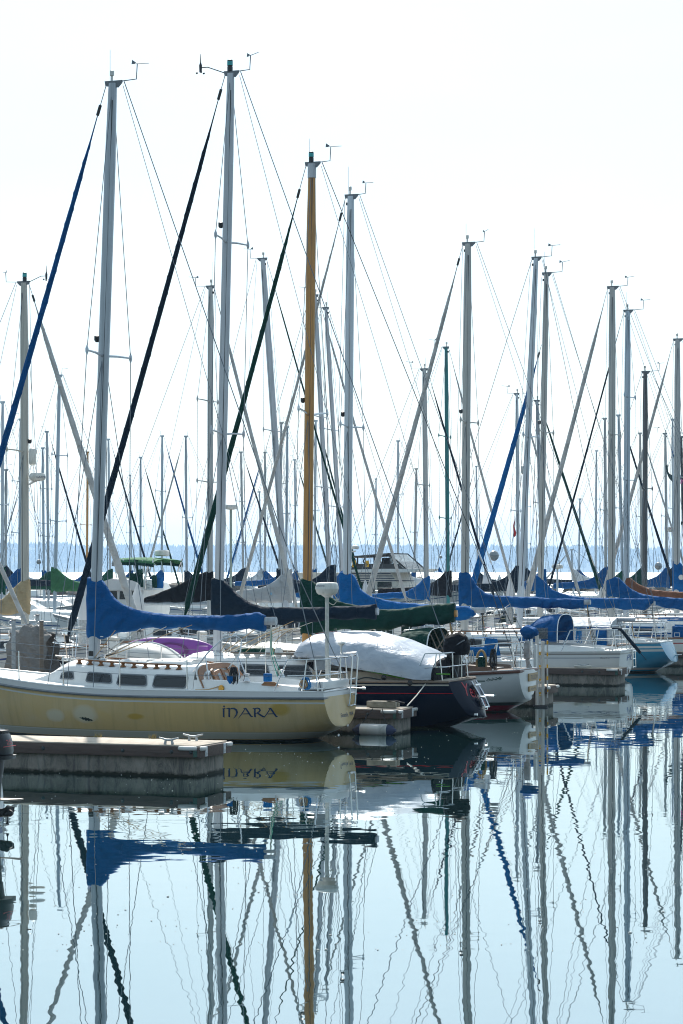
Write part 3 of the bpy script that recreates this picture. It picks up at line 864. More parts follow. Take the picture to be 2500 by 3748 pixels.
# ------------------------------------------------------------------ floating docks
def cleat_mb(c, rz, L=.34):
    mb = MB(); m = Matrix.Translation(Vector(c)) @ Matrix.Rotation(rz, 4, 'Z')
    for d in (-.055, .055):
        mb.tube([m @ Vector((d * 1.2, 0, 0)), m @ Vector((d, 0, .065))], [.026, .02], 8)
    mb.tube([m @ Vector((x, 0, z)) for x, z in ((-L / 2, .105), (-L / 4, .085), (-.05, .07), (.05, .07), (L / 4, .085), (L / 2, .105))], [.012, .017, .021, .021, .017, .012], 8)
    return mb
def dock(label, px, py, length, width, signs=(), top=.5, bolts=(), cleats=(), group='finger docks between the boats', rz=None):
    """origin: near outer corner at the waterline; local +x runs back towards the walkway, +y across the end (away from the camera)"""
    D = H * F / (py - HY); rz = pi - TH if rz is None else rz
    e = thing('finger_dock', label, 'dock', (*W(px, py, D).xy, 0), rz, group)
    Ld, Wd = length, width     # local y negative = away from the camera with this rotation
    f = MB().box((Ld / 2 + .03, -Wd / 2 - .02, .06), (Ld - .06, Wd - .10, .54), 0, .012)
    f.obj('concrete_float', CONC, e, 30)
    w_ = MB()
    w_.box((Ld / 2, -.025, .405), (Ld, .05, .175), 0, .006)
    w_.box((Ld / 2, -Wd + .025, .405), (Ld, .05, .175), 0, .006)
    w_.obj('waler', WALER, e, 30)
    MB().box((-.027, -Wd / 2, .405), (.05, Wd + .06, .175), 0, .006).obj('end_board', WALER, e, 30)
    d_ = MB().box((Ld / 2, -Wd / 2, top - .004), (Ld - .01, Wd - .015, .034), 0, .01)
    d_.obj('walking_surface', CONCTOP, e, 30)
    for bx in bolts:
        MB().lathe([(.001, -.03), (.034, -.025), (.036, -.01), (.03, 0.0), (.018, .018), (.001, .022)], (bx, .006, .405), 14, 'y').obj('bolt', M('dark_bolt', (.03, .045, .05), .5), e, 40)
    for yy in (-.03, -Wd + .03):
        sgn = 1 if yy > -.1 else -1
        g_ = MB(); g_.box((.17, yy + sgn * .02, .462), (.34, .10, .07), 0, .025)
        g_.box((-.05, yy - sgn * .05, .462), (.075, .22, .07), 0, .025)
        g_.obj('corner_bumper', VINYL, e, 50)
        MB().box((.035, yy + sgn * .031, .40), (.09, .012, .15), 0, .003).obj('corner_bracket', M('green_bracket', (.05, .12, .10), .7, var=.4, scale=20), e, 30)
    for i, txt in enumerate(signs):
        yy = (-Wd * .17, -Wd * .78)[i]
        p = MB().box((-.057, yy, .41), (.010, .085, .165), 0, .003).obj('slip_sign', VINYL if False else M('sign_plate_white', (.66, .70, .72), .5, var=.05), e, 30)
        # characters turned sideways, running up the plate
        put_text('lettering', txt, lambda a, b, yy=yy: (-.0635, yy - .02 + .04 * b, .345 + .13 * a), INKB, p)
    for cx_, cy_, rr in cleats:
        cleat_mb((cx_, cy_, top + .014), rr).obj('cleat', GALV, e, 50)
    return e
# nearest finger dock, in the left foreground
d1 = dock('nearest sunlit concrete finger dock with two white slip signs, before the yellow hull', 724, 2847, 9.0, 1.24, ('Q-14', 'Q-16'),
     bolts=(.12, .46, 1.32, 2.75, 3.75, 4.9, 6.2), cleats=((.55, -.10, 0), (.52, -1.0, .1), (5.2, -.1, 0)))
d2 = dock('short weathered wooden-sided dock with a fender hung on it, behind the yellow stern', 1452, 2690, 10.0, 1.1, ('Q-15', 'Q-13'),
     bolts=(.62, 1.25, 2.4, 3.6, 5.), cleats=())
d3 = dock('stained concrete finger dock in front of the white hull with the blue PIS lettering', 2262, 2512, 11.0, 1.15, ('Q-18', 'Q-20'),
     bolts=(.55, 1.05, 2.6, 4.4, 6.), cleats=((1.05, -.12, 0), (5, -.12, 0)))
d4 = dock('farthest concrete finger dock, at the right edge beside the light blue transom', 2535, 2440, 9.5, 1.1, (), bolts=(.5, 1.1, 1.9, 2.6), cleats=((1.2, -.1, 0),))
d5 = dock('low dock end showing behind the white stern with the wooden name boards', 1996, 2588, 9.0, 1.0, (), bolts=(.6, 2.), cleats=())
# little weeds in the joint along the near dock's edge
GRASS = M('dry_weed', (.30, .24, .10), .9, var=.5, scale=30)
for i, x in enumerate((1.35, 4.9, 5.1, 5.45, 2.35)):
    mb = MB(); rr = random.Random(i)
    for k in range(26):
        a = rr.uniform(0, 6.28); l = rr.uniform(.03, .09)
        p = Vector((rr.uniform(-.06, .06), rr.uniform(-.02, .02), 0)); q = p + Vector((math.cos(a) * l * .6, math.sin(a) * l * .5, l))
        mb.tube([p, p.lerp(q, .6) + Vector((0, 0, l * .1)), q], [.004, .003, .001], 3, cap=False)
    dm = Matrix.Translation(d1.location) @ Matrix.Rotation(d1.rotation_euler.z, 4, 'Z')
    o = mb.obj('weed_tuft', GRASS, None, 0); o.location = dm @ Vector((x, -1.21, .512)); tag(o, ['small dry weed tuft in the dock joint nearest its end', 'dry weed tuft farthest left but one on the near dock edge', 'dry weed tuft beside the mast shadow on the near dock', 'leftmost dry weed tuft on the near dock edge', 'tiny dry weed tuft between cleat and mast shadow on the near dock'][i], 'weed', 'weeds along the dock edge')

# fender hanging on dock two
dm = Matrix.Translation(d2.location) @ Matrix.Rotation(d2.rotation_euler.z, 4, 'Z')
fe = thing('fender', 'white cylindrical fender with navy ends hanging against the short wooden dock', 'fender', dm @ Vector((.42, .16, .10)), d2.rotation_euler.z)
MB().lathe([(.105, -.30), (.125, -.27), (.125, .27), (.105, .30)], (0, 0, 0), 20, 'x').obj('fender_body', VINYL, fe, 50)
for sx in (1, -1):
    MB().lathe([(.122, sx * .285), (.118, sx * .33), (.085, sx * .39), (.04, sx * .43), (.03, sx * .46), (.001, sx * .465)], (0, 0, 0), 16, 'x').obj('fender_end', NAVYP, fe, 50)
    MB().tube([(sx * .26, .0, .12), (sx * .18, -.06, .28), (sx * .10 - .02, -.14, .42)], .009, 5).obj('fender_line', ROPED, fe)
bd = thing('dock_bench', 'grey wooden planks bolted together lying on the short wooden dock', 'planks', dm @ Vector((.42, -.30, .517)), d2.rotation_euler.z)
for k in range(2):
    MB().box((-.03 * k, -.14 * k, .075), (.62 - .03 * k, .12, .13), .02 * k, .012).obj('plank', M('grey_plank', (.27, .25, .20), .85, var=.3, scale=9), bd, 30)
MB().box((0, -.07, .005), (.5, .22, .03)).obj('plank_bearer', WALER, bd, 30)
tag(MB().tube([dm @ Vector(p) for p in ((.30, -.28, .66), (.1, -.15, .68), (-.05, -.05, .66), (-.16, -.02, .64))], .016, 6).obj('dock_line', ROPED, None), 'dark mooring line lying over the planks on the short dock', 'rope')

# white tubular dock ladder with yellow bands
dm5 = Matrix.Translation(d5.location) @ Matrix.Rotation(d5.rotation_euler.z, 4, 'Z')
ld = thing('dock_ladder', 'white pipe boarding ladder with yellow bands standing beside the TILLICUM stern', 'ladder', W(1978, 2588, d5.location.y), 0)
def pipe(x, y, z0, z1, r): return MB().tube([(x, y, z0), (x, y, z1)], r, 10)
PVC = M('white_pvc_pipe', (.62, .60, .56), .5, var=.08, dirt=((.25, .22, .16), .5))
for x, z0, z1, r in ((-.08, -.3, 1.75, .042), (.06, -.3, 1.6, .042), (-.012, -.2, 1.35, .02), (.17, .22, 1.62, .019)):
    o = pipe(x, 0, z0, z1, r).obj('upright', PVC, ld)
    if r < .03:
        for k in range(5):
            zb = lerp(z0 + .15, z1 - .1, k / 4)
            MB().lathe([(r + .002, 0), (r + .002, .09)], (x, 0, zb), 10).obj('yellow_band', YELLOW, o)
for z in (.30, .62, .95, 1.25):
    MB().tube([(-.08, 0, z), (.06, 0, z)], .022, 8).obj('rung', PVC, ld)
MB().box((0, 0, -.05), (.34, .26, .2), 0, .02).obj('base_float', BLACKP, ld)

# piles with pointed white caps
def pile(px, D, zt, label, r=.2, group='steel mooring piles with white caps'):
    e = thing('mooring_pile', label, 'pile', ((px - CX) / F * D, D, 0), .2, group)
    n = 18
    MB().lathe([(r, -1), (r, zt - 1.0)], (0, 0, 0), n).obj('pile_shaft', GALV, e, 50)
    MB().lathe([(r * 1.03, zt - 1.02), (r * 1.03, zt - .62), (r * .85, zt - .42), (.03, zt), (.001, zt + .005)], (0, 0, 0), n).obj('pile_cap', M('pile_cap_white', (.66, .67, .68), .5, var=.05), e, 35)
def pz(py, D): return H - (py - HY) / F * D
pile(312, 70, pz(2140, 70), 'grey mooring pile with white cap half hidden by the nearest blue sail cover', .2)
pile(503, 71, pz(2136, 71), 'grey mooring pile with white cap in front of the green-topped cruiser', .2)
pile(1337, 92, pz(2125, 92), 'white-capped mooring pile just right of the tallest blue sail cover', .2)
pile(1866, 104, pz(2119, 104), 'white-capped mooring pile left of the paired piles right of centre', .15)
pile(1908, 108, pz(2113, 108), 'white-capped mooring pile touching the raked bare mast', .16)
pile(2200, 122, pz(2150, 122), 'white-capped mooring pile left of the blue sail cover on the right', .17)
for i, (px, py, D) in enumerate(((911, 2108, 190), (935, 2110, 194), (960, 2112, 198), (1828, 2104, 170), (2340, 2104, 176))):
    pile(px, D, pz(py, D), ['left of three tiny distant pile caps between the masts', 'middle of three tiny distant pile caps between the masts', 'right of three tiny distant pile caps between the masts', 'tiny pile cap beyond the white triangular flag', 'tiny distant pile cap behind the brown sail cover'][i], .26)
# grey posts by the bow slip on the left
for i, (px, pt, D) in enumerate(((50, 2270, 57.5), (152, 2275, 57.2), (137, 2252, 60.5))):
    e = thing('dock_post', ['grey steel post at the left edge beside the white bow', 'brown-grey post in front of the folded grey tarp', 'grey steel post just behind the brown-grey one'][i], 'post', ((px - CX) / F * D, D, 0), .2, 'posts at the left slip')
    MB().box((0, 0, pz(pt, D) / 2), (.09, .09, pz(pt, D)), 0, .008).obj('post_shaft', GALV if i != 1 else TEAKGREY, e, 30)
    MB().box((0, 0, pz(pt, D) + .012), (.105, .105, .03), 0, .006).obj('post_cap', GREYTRIM, e, 30)
    MB().tube([(-.07 + .05 * math.cos(a), 0, pz(pt, D) - .06 + .05 * math.sin(a)) for a in [2 * pi * k / 10 for k in range(11)]], .010, 5).obj('ring', STEEL, e)

# main walkway behind the bows
ux, uy = math.cos(TH), -math.sin(TH); vx, vy = math.sin(TH), math.cos(TH)
e = thing('main_walkway', 'long floating walkway running along the bows behind the front row of boats', 'walkway', (-9.2, 58.0, 0), pi / 2 - TH)
MB().box((36, 0, .05), (96, 2.2, .5), 0, .02).obj('concrete_float', CONC, e, 30)
MB().box((36, 0, .33), (96.1, 2.35, .16), 0, .01).obj('waler', WALER, e, 30)
MB().box((36, 0, .43), (96, 2.2, .05), 0, .01).obj('walking_surface', CONCTOP, e, 30)
em = Matrix.Translation(e.location) @ Matrix.Rotation(e.rotation_euler.z, 4, 'Z')
PLAB = ['white power pedestal on the walkway left of the green furled sail', 'white power pedestal behind the purple kayak', 'white power pedestal on the walkway behind the wooden mast', 'white power pedestal below the tall blue sail cover', 'white power pedestal behind the green dodger', 'white power pedestal right of the raked mast', 'white power pedestal behind the white cockpit tent', 'farthest white power pedestal on the walkway']
for i in range(8):
    p = em @ Vector((4 + i * 6.2, .7, .455)); q = thing('power_pedestal', PLAB[i], 'pedestal', p, e.rotation_euler.z, 'power pedestals on the walkway')
    MB().box((0, 0, .45), (.2, .24, .9), 0, .02).obj('post', WHITE, q, 30)
    MB().box((0, 0, .95), (.24, .28, .1), 0, .03).obj('lamp_cap', PLASTIC, q, 30)
    dbx = thing('dock_box', PLAB[i].replace('power pedestal', 'dock storage box'), 'dock box', em @ Vector((6 + i * 6.2, .6, .455)), e.rotation_euler.z, 'storage boxes on the walkway')
    MB().box((0, 0, .28), (1.2, .6, .5), 0, .03).obj('box_body', WHITE, dbx, 30)
    MB().box((0, 0, .56), (1.26, .66, .08), 0, .03).obj('lid', PLASTIC, dbx, 30)
# specks of fluff and scum floating on the still water
mb = MB(); rr = random.Random(5)
for i in range(900):
    D = 21 + 34 * rr.random() ** 1.3; x = rr.uniform(-.15, .15) * D
    r = rr.uniform(.003, .009) * (1.0 if rr.random() < .95 else 2.0)
    n = 5; a0 = rr.uniform(0, 6)
    mb.lathe([(r, 0), (r * .8, r * .5), (r * .2, r * .7)], (x, D, .001), 5)
tag(mb.obj('floating_specks', M('floating_fluff', (.6, .6, .56), .9), None, 0), 'pale specks of fluff floating on the still water', 'specks', kind='stuff')
# ================================================================== front row (bows to the left)
# ------------------------------------------------------------------ yellow sloop INARA
A = Boat('yellow-hulled sloop lettered INARA with blue sail cover, nearest boat', 343, 49.0, bow=3.7, B=3.25, tr=.57, bulge=.03, sh=(1.42, .98, .97), d=.55, rb=.9, zt=.27, zf=.1, rs=.06, e1=.60, es=.10)
A.P['stern'] = A.L(1184, 2545, .92)[0]
PX1, PX2, PX3, PX4 = A.L(192, 2619, 1.5), A.L(312, 2612, 1.5), A.L(500, 2622, 1.5), A.L(1000, 2600, 1.5)
YH = hullmat('yellow_hull', (.62, .435, .18), [('sd', -1, .115, (.70, .71, .71)), ('sd', .19, .222, (.60, .61, .60)), ('hz', .055, .17, (.44, .42, .34)), ('hz', .17, .185, (.55, .54, .5)), ('hz', .185, .20, (.40, .31, .15)), ('hz', -2, .045, (.012, .016, .018))], .28, stain=((.60, .50, .32), .4), patches=((PX1[0], PX1[1], .24, .15, (.64, .56, .40)), (PX2[0], PX2[1], .32, .20, (.64, .56, .40)), (PX3[0], PX3[1], .20, .07, (.5, .31, .05)), (PX4[0], PX4[1], .22, .14, (.48, .32, .07))))
A.hull(YH, WHITE)
A.rail('rub_rail', GREYTRIM, -.112, .012, .026)
A.rail('toe_rail', WHITE, .012, -.03, .022)
cx0, cx1 = A.L(80, 2480, 1.0)[0], A.L(716, 2480, .95)[0]
A.cabin(cx0, cx1, .62, 1.10, .40, .37, sl=1.05, tum=.10, crown=.10)
def cabwin(B_, px0, px1, y, va, vb, **k):
    a, b = B_.L(px0, 2480, y)[0], B_.L(px1, 2480, y)[0]
    return B_.window(b, a, va, vb, **k)
for px0, px1, va, vb, s1 in ((201, 250, .34, .70, .05), (303, 399, .26, .76, .06), (423, 534, .20, .78, .05), (561, 684, .14, .82, -.03)):
    for sd_ in (1, -1): cabwin(A, px0, px1, 1.0, va, vb, side=sd_, sl1=-.02, sl0=s1 * .6)
# scalloped teak grab rail on the cabin roof
ha, hb = A.L(262, 2450, .9)[0], A.L(648, 2450, .9)[0]
for sd_ in (1, -1):
    mb = MB(); n = 9
    def hp(x): return Vector((x, sd_ * (A.cw(x) - .27), A.dz(x, A.cw(x)) + A.ch(x) + .0))
    mb.tube([hp(lerp(ha, hb, k / 12)) + Vector((0, 0, .075)) for k in range(13)], [.010] + [.019] * 11 + [.010], 6, 1.2)
    for k in range(n + 1):
        p = hp(lerp(ha, hb, k / n)); mb.lathe([(.075, -.01), (.045, .012), (.030, .035), (.045, .06), (.075, .08)], p, 8)
    A.part('handrail', mb, TEAK)
# sliding hatch with its hood
for px0, px1, y0_, hgt in ((418, 560, .40, .12), (548, 728, .44, .15)):
    a, b = A.L(px0, 2430, 0)[0], A.L(px1, 2430, 0)[0]; zt = A.ctop((a + b) / 2)
    mb = MB(); rings = []
    for i in range(9):
        u = i / 8; x = lerp(a, b, u); k = sstep(min(1, u * 3.2)) if px0 < 500 else min(1, .4 + u * 3)
        rings.append([Vector((x, y0_ * math.copysign(abs(math.cos(an)) ** .6, math.cos(an)), zt - .09 + (hgt * k + .02) * abs(math.sin(an)) ** .6)) for an in [pi * j / 10 for j in range(11)]])
    mb.loft(rings, False); mb.f.append(tuple(8 * 11 + j for j in range(11))); mb.f.append(tuple(range(10, -1, -1)))
    A.part('hatch_hood' if px0 < 500 else 'sliding_hatch', mb, WHITE, None, 45)
    A.part('hatch_runner', MB().box(((a + b) / 2, .44, zt - .07), (abs(a - b) * .98, .03, .03)).box(((a + b) / 2, -.44, zt - .07), (abs(a - b) * .98, .03, .03)), TEAK)
A.part('fore_hatch', MB().box((cx0 - .75, 0, A.ctop(cx0 - .75) + .01), (.5, .5, .06), 0, .02), CLEAR)
# raked companionway with teak arch and louvred doors
xb, wb = cx1, A.cw(cx1); zd = A.dz(cx1, 1.0); zc = A.ctop(cx1)
rake = lambda z: xb - .012 - .22 * (zc - z) / (zc - zd)
def bulk(y, z, off=0.0): return Vector((rake(z) - off, y, z))
out = [bulk(wb * math.copysign(abs(math.cos(a)) ** .55, math.cos(a)), zd + .02 + (zc - zd) * .99 * math.sin(a) ** .62) for a in [pi * j / 20 for j in range(21)]]
A.part('cabin_bulkhead', MB().prism(out, (.05, 0, 0)), WHITE, None, 30)
inn = [bulk((wb - .15) * math.copysign(abs(math.cos(a)) ** .55, math.cos(a)), zd - .0 + (zc - zd) * .80 * math.sin(a) ** .62, .02) for a in [pi * j / 20 for j in range(21)]]
outt = [p + Vector((-.02, 0, 0)) for p in out]
mb = MB(); mb.loft([[o_, i_, i_ + Vector((.035, 0, 0)), o_ + Vector((.035, 0, 0))] for o_, i_ in zip(outt, inn)], True, True, True)
A.part('teak_arch', mb, TEAK, None, 30)
for sd_ in (1, -1):
    y0_, y1_ = sd_ * .03, sd_ * .34
    z0_, z1_ = zd + .03, zc - .10
    dr = A.part('companionway_door', MB().prism([bulk(y0_, z0_, .03), bulk(y1_, z0_, .03), bulk(y1_, z1_ - .04, .03), bulk(y0_, z1_, .03)], (-.03, 0, 0)), TEAK, None, 30)
    A.part('door_glass', MB().prism([bulk(lerp(y0_, y1_, .28), z0_ + .05, .062), bulk(lerp(y0_, y1_, .72), z0_ + .05, .062), bulk(lerp(y0_, y1_, .72), z1_ - .09, .062), bulk(lerp(y0_, y1_, .28), z1_ - .07, .062)], (-.006, 0, 0)), M('pale_door_glass', (.22, .27, .30), .12), dr, 30)
    for kx in (.38, .40): pass
    A.part('door_post', MB().prism([bulk(sd_ * .36, zd + .02, .03), bulk(sd_ * .46, zd + .02, .03), bulk(sd_ * .46, zc - .11, .03), bulk(sd_ * .36, zc - .08, .03)], (-.035, 0, 0)), TEAK, None, 30)
for y in (.62, .78): A.part('instrument_dial', MB().lathe([(.055, 0), (.055, -.02), (.045, -.025)], bulk(-y, zd + .28, .03), 14, 'x'), BLACKP)
A.part('porthole', MB().lathe([(.10, 0), (.10, -.02), (.075, -.03)], bulk(.66, zd + .24, .03), 18, 'x'), STEEL)
# cockpit
A.coaming(cx1 - .02, A.P['stern'] + .55, 1.02, .78, .20)
A.part('coaming_pocket', MB().prism([A.world(0, 0, 0) * 0 + Vector((x, .905 + y * .0, z)) for x, z, y in [(A.L(px, py, .9)[0], A.L(px, py, .9)[1], 0) for px, py in ((955, 2509), (1020, 2511), (1018, 2500), (1005, 2496), (970, 2495))]], (0, .02, 0)), TEAK)
A.part('stern_seat', MB().box((A.P['stern'] + .32, 0, A.dz(A.P['stern'] + .3) + .07), (.5, 1.5, .16), 0, .03), WHITE)
A.mast((413, 305), A.ctop(0) - .08, .115, .085, ALUD, 0)
A.spreaders((.53,), 1.02, .024, ALU, .03, .12)
A.shrouds(); A.backstay(split=True)
A.forestay(1.0, BLUE, .085, .04, .95)
A.boom((1012, 2273), A.L(343, 2285)[1], .085)
A.cover([(322, 2112, 2338), (345, 2114, 2337), (375, 2121, 2336), (386, 2140, 2334), (400, 2166, 2330), (425, 2195, 2322), (455, 2214, 2314), (500, 2231, 2305), (560, 2242, 2300), (620, 2250, 2299), (700, 2253, 2302), (800, 2252, 2309), (880, 2249, 2308), (925, 2244, 2303), (948, 2237, 2305), (958, 2248, 2308), (970, 2252, 2309)], BLUE, .15, seed=3)
A.stanchions([A.L(px, 2500, 1.4)[0] for px in (52, 236, 452, 692)], .60, x0=A.L(1050, 2500, 1.1)[0], x1=2.9)
A.pulpit(2.7)
A.pushpit(A.L(1052, 2420, 1.1)[0], .62)
# cockpit side braces seen as the bent tube arch by the companionway
def Lp(B_, px, py, y): x, z = B_.L(px, py, y); return Vector((x, y, z))
A.part('boom_gallows', MB().tube([Lp(A, 700, 2466, .95), Lp(A, 760, 2390, .9), Lp(A, 815, 2338, .8), Lp(A, 860, 2327, .7), Lp(A, 884, 2340, .65), Lp(A, 880, 2385, .7), Lp(A, 868, 2412, .75)], .016, 6).tube([Lp(A, 868, 2400, .75), Lp(A, 836, 2448, .85)], .014, 6).tube([Lp(A, 870, 2400, .75), Lp(A, 905, 2482, .75)], .014, 6).tube([Lp(A, 752, 2402, .95), Lp(A, 766, 2502, 1.0)], .014, 6), STEEL)
A.part('stanchion', MB().tube([Lp(A, 868, 2404, .85), Lp(A, 878, 2486, .9)], .013, 6), STEEL)
xs_ = A.P['stern']
# radar on its pole at the stern
rp_ = Lp(A, 1197, 2505, -.55)
zt = A.L(1197, 2176, -.55)[1]
po = A.part('radar_pole', MB().tube([rp_ + Vector((0, 0, -.05)), Vector((rp_.x, rp_.y, zt))], .040, 12), M('scuffed_pole', (.55, .56, .53), .45, .2, var=.3, scale=8, dirt=((.2, .19, .13), .8)))
rz_ = zt
rd = A.part('radar_dome', MB().lathe([(.10, -.01), (.17, .0), (.205, .035), (.228, .10), (.234, .115), (.232, .122), (.228, .16), (.212, .215), (.19, .235), (.10, .243), (.001, .245)], (rp_.x, rp_.y, rz_), 36), PLASTIC, po, 40)
A.part('radar_bracket', MB().lathe([(.04, -.06), (.11, -.012), (.11, 0)], (rp_.x, rp_.y, rz_ - .004), 12), WHITE, po)
def ray(a, b):
    an = math.radians(96 + 62 - 70 * a)     # wraps round the near side of the dome
    an = math.radians(lerp(38, 98, a)); r = .2335
    return Vector((rp_.x + r * math.cos(an), rp_.y + r * math.sin(an), rz_ + .145 + .052 * b))
put_text('lettering', 'Raymarine', ray, INK, rd)
A.rope([(rp_.x - .13, rp_.y, rz_ + .01), (rp_.x - .21, rp_.y, rz_ - .1), (rp_.x - .14, rp_.y, rz_ - .2), (rp_.x - .04, rp_.y, rz_ - .16)], .009, ROPEW, 'radar_cable', po)
# stern ladder, GPS mushroom, grey motor pad
lx = xs_ - .07
mb = MB()
for y in (-.30, -.62):
    zt_, zb_ = A.dz(xs_) + .66, A.dz(xs_) - .36
    mb.tube([(xs_ + .1, y, zt_), (lx - .05, y, zt_ + .01), (lx - .08, y, zt_ - .08), (lx - .04, y, .97), (lx - .02, y, zb_ + .05), (lx, y, zb_)], .017, 8)
for z in (.0, .25, .52, .98): mb.tube([(lx - .03, -.30, zb_ + z), (lx - .03, -.62, zb_ + z)], .016, 8)
A.part('boarding_ladder', mb, STEEL)
A.part('stern_fitting', MB().tube([(xs_ + .02, -.36, A.dz(xs_) - .02), (xs_ - .34, -.36, A.dz(xs_) - .02)], .016, 8).tube([(xs_ - .34, -.36, A.dz(xs_) - .02), (xs_ - .40, -.36, A.dz(xs_) - .02)], .024, 8), STEEL)
gp = Vector((xs_ + .10, -.35, A.dz(xs_) + .66))
A.part('gps_antenna', MB().lathe([(.02, 0), (.02, .13), (.035, .15), (.075, .19), (.075, .215), (.04, .235), (.001, .24)], gp, 14), PLASTIC)
A.part('motor_pad', MB().box((xs_ + .22, .55, A.dz(xs_) + .50), (.22, .05, .28), .2, .02), GREYC)
A.winch(A.L(905, 2500, .9)[0], .93, A.dz(-3, 1) + .16); A.winch(A.L(905, 2500, .9)[0], -.93, A.dz(-3, 1) + .16)
A.cleat(A.L(1168, 2530, 1.0)[0], .95, A.dz(xs_, .9) + .03); A.cleat(A.L(1168, 2530, 1.0)[0], -.9); A.cleat(3.2, .25)
A.coil(Lp(A, 855, 2444, .98) + Vector((0, 0, .01)), .07, .38, ROPED, 9, 'black_coiled_line')
A.part('blue_bucket', MB().lathe([(.07, 0), (.085, .17), (.08, .17), (.066, .01)], Lp(A, 846, 2507, .93), 12), BLUE2)
A.coil(Lp(A, 1118, 2480, .9), .09, .22, ROPEB, 10, 'blue_coiled_line')
A.coil(Lp(A, 1112, 2490, .95), .06, .16, ROPET, 5, 'tan_coiled_line')
A.part('winch_handle_bag', MB().box(Lp(A, 980, 2480, .6), (.16, .1, .16), 0, .02), BLUE2)
A.rope([Lp(A, 715, 2525, 1.25), Lp(A, 760, 2524, 1.2), Lp(A, 800, 2513, 1.05)], .012, ROPET, 'tan_sheet')
A.part('brass_block', MB().lathe([(.05, -.03), (.065, 0), (.05, .03)], Lp(A, 810, 2519, 1.06), 14, 'y'), M('brass', (.45, .25, .05), .35, .8))
A.part('blue_fairlead', MB().ball(Lp(A, 702, 2533, 1.5), .05, 2, (.8, .5, 1)), NAVYP)
# running rigging at the mast
for k in range(7):
    p = Vector((-.05 - .02 * k, (-1) ** k * .12, A.ctop(0) - .02)); q = Vector((-.6 - .28 * k, (-1) ** k * .25, A.L(343, 2305)[1] + .02 * k))
    A.wire('control_line', p, q, .008, ROPEW if k % 3 else ROPET)
A.rope([Vector((-.12, .1, A.ctop(0))), Vector((-.35, .25, A.ctop(0) + .06)), Vector((-.55, .1, A.ctop(0) + .12)), Vector((-.3, -.1, A.ctop(0) + .2))], .012, ROPED)
A.winch(-.35, .3, A.ctop(-.3) - .04)
for k in range(4): A.rope([A.be + Vector((.12, 0, -.08)), Vector((A.be.x + .1, .05 * (k - 1.5), 1.7)), Vector((A.be.x - .05, .12 * (k - 1.5), A.dz(A.be.x) + .2))], .009, ROPEW if k % 2 else M('green_rope', (.02, .3, .2), .9), 'mainsheet')
A.part('mast_plate', MB().box((.02, .086, A.ctop(0) + .1), (.10, .012, .10)), BLACKP, A.masto)
# name in uncial letters on the topside and hailing port on the transom
S = 400.0
def P_(*pts): return [((x - 225) / S, (1235 - y) / 95.0, w_ / S) for x, y, w_ in pts]
def P2(pts):
    # keep stroke width isotropic: work in zoom pixels, then normalise
    return [(x, -y, w_) for x, y, w_ in pts]
ST = [P2(p) for p in (
    [(236, 1139, 1), (236, 1147, 15), (236, 1155, 1)],
    [(224, 1164, 5), (246, 1162, 7)], [(233, 1162, 12), (233, 1190, 12), (234, 1222, 11), (240, 1226, 3)],
    [(252, 1164, 4), (266, 1161, 8), (277, 1163, 10)], [(274, 1162, 13), (273, 1190, 12), (273, 1221, 12), (281, 1224, 4)],
    [(276, 1168, 6), (293, 1161, 8), (310, 1163, 12), (324, 1174, 14), (329, 1189, 14), (325, 1207, 10), (313, 1224, 6), (303, 1234, 2)],
    [(374, 1161, 4), (392, 1161, 8)], [(390, 1160, 11), (404, 1180, 12), (420, 1205, 12), (432, 1220, 11), (444, 1221, 3)],
    [(388, 1161, 6), (374, 1185, 7), (357, 1210, 6), (338, 1234, 2)], [(369, 1202, 6), (414, 1200, 6)],
    [(441, 1164, 4), (452, 1161, 8)], [(457, 1160, 13), (457, 1190, 12), (458, 1222, 12), (466, 1224, 4)],
    [(456, 1163, 7), (476, 1160, 9), (490, 1165, 12), (495, 1175, 12), (487, 1187, 10), (470, 1196, 6), (462, 1198, 4)],
    [(474, 1194, 9), (496, 1208, 12), (515, 1220, 11), (532, 1220, 3)],
    [(554, 1161, 4), (571, 1161, 8)], [(569, 1160, 11), (583, 1180, 12), (599, 1205, 12), (611, 1220, 11), (622, 1221, 3)],
    [(568, 1161, 6), (554, 1185, 7), (537, 1210, 6), (518, 1234, 2)], [(549, 1202, 6), (593, 1200, 6)])]
sv, sf = strokes(ST)
def hullmap(B_, off=.006):
    def fn(zx, zy):
        px, py = 700 + zx * 800 / 1568, 2000 + (-zy) * 800 / 1568
        y = 1.4
        for _ in range(4):
            x, z = B_.L(px, py, y); y = B_.yat(x, z)
        return Vector((x, y + off, z))
    return fn
put_text('lettering', '', hullmap(A), INK, A.hullo, mesh=(sv, sf))
def transom_fn(B_, y0, y1, z0, z1, off=.006, slant=0.0):
    def fn(a, b):
        z = lerp(z0, z1, b) + slant * a; y = lerp(y0, y1, a)
        fr = (B_.sheer(1) - z) / (B_.sheer(1) - B_.zk(1))
        a_ = math.asin(max(0, min(1, fr)) ** (1 / B_.P['e2'])); yh = max(.02, B_.hpt(1.0, a_).y)
        bu = B_.P['bulge'] * max(0, 1 - (y / yh) ** 2) * min(1, 4 * yh / B_.beam(1))
        return Vector((B_.P['stern'] - B_.P['rs'] * fr - bu - off, y, z))
    return fn
put_text('lettering', 'Seattle, WA', transom_fn(A, .16, -.62, .44, .535), INK, A.hullo, shear=.1)
for y, z in ((-.2, .28), (.32, .12)):
    A.part('through_hull', MB().lathe([(.03, 0), (.03, -.02), (.018, -.022)], transom_fn(A, y, y, z, z)(0, 0), 10, 'x'), STEEL, A.hullo)
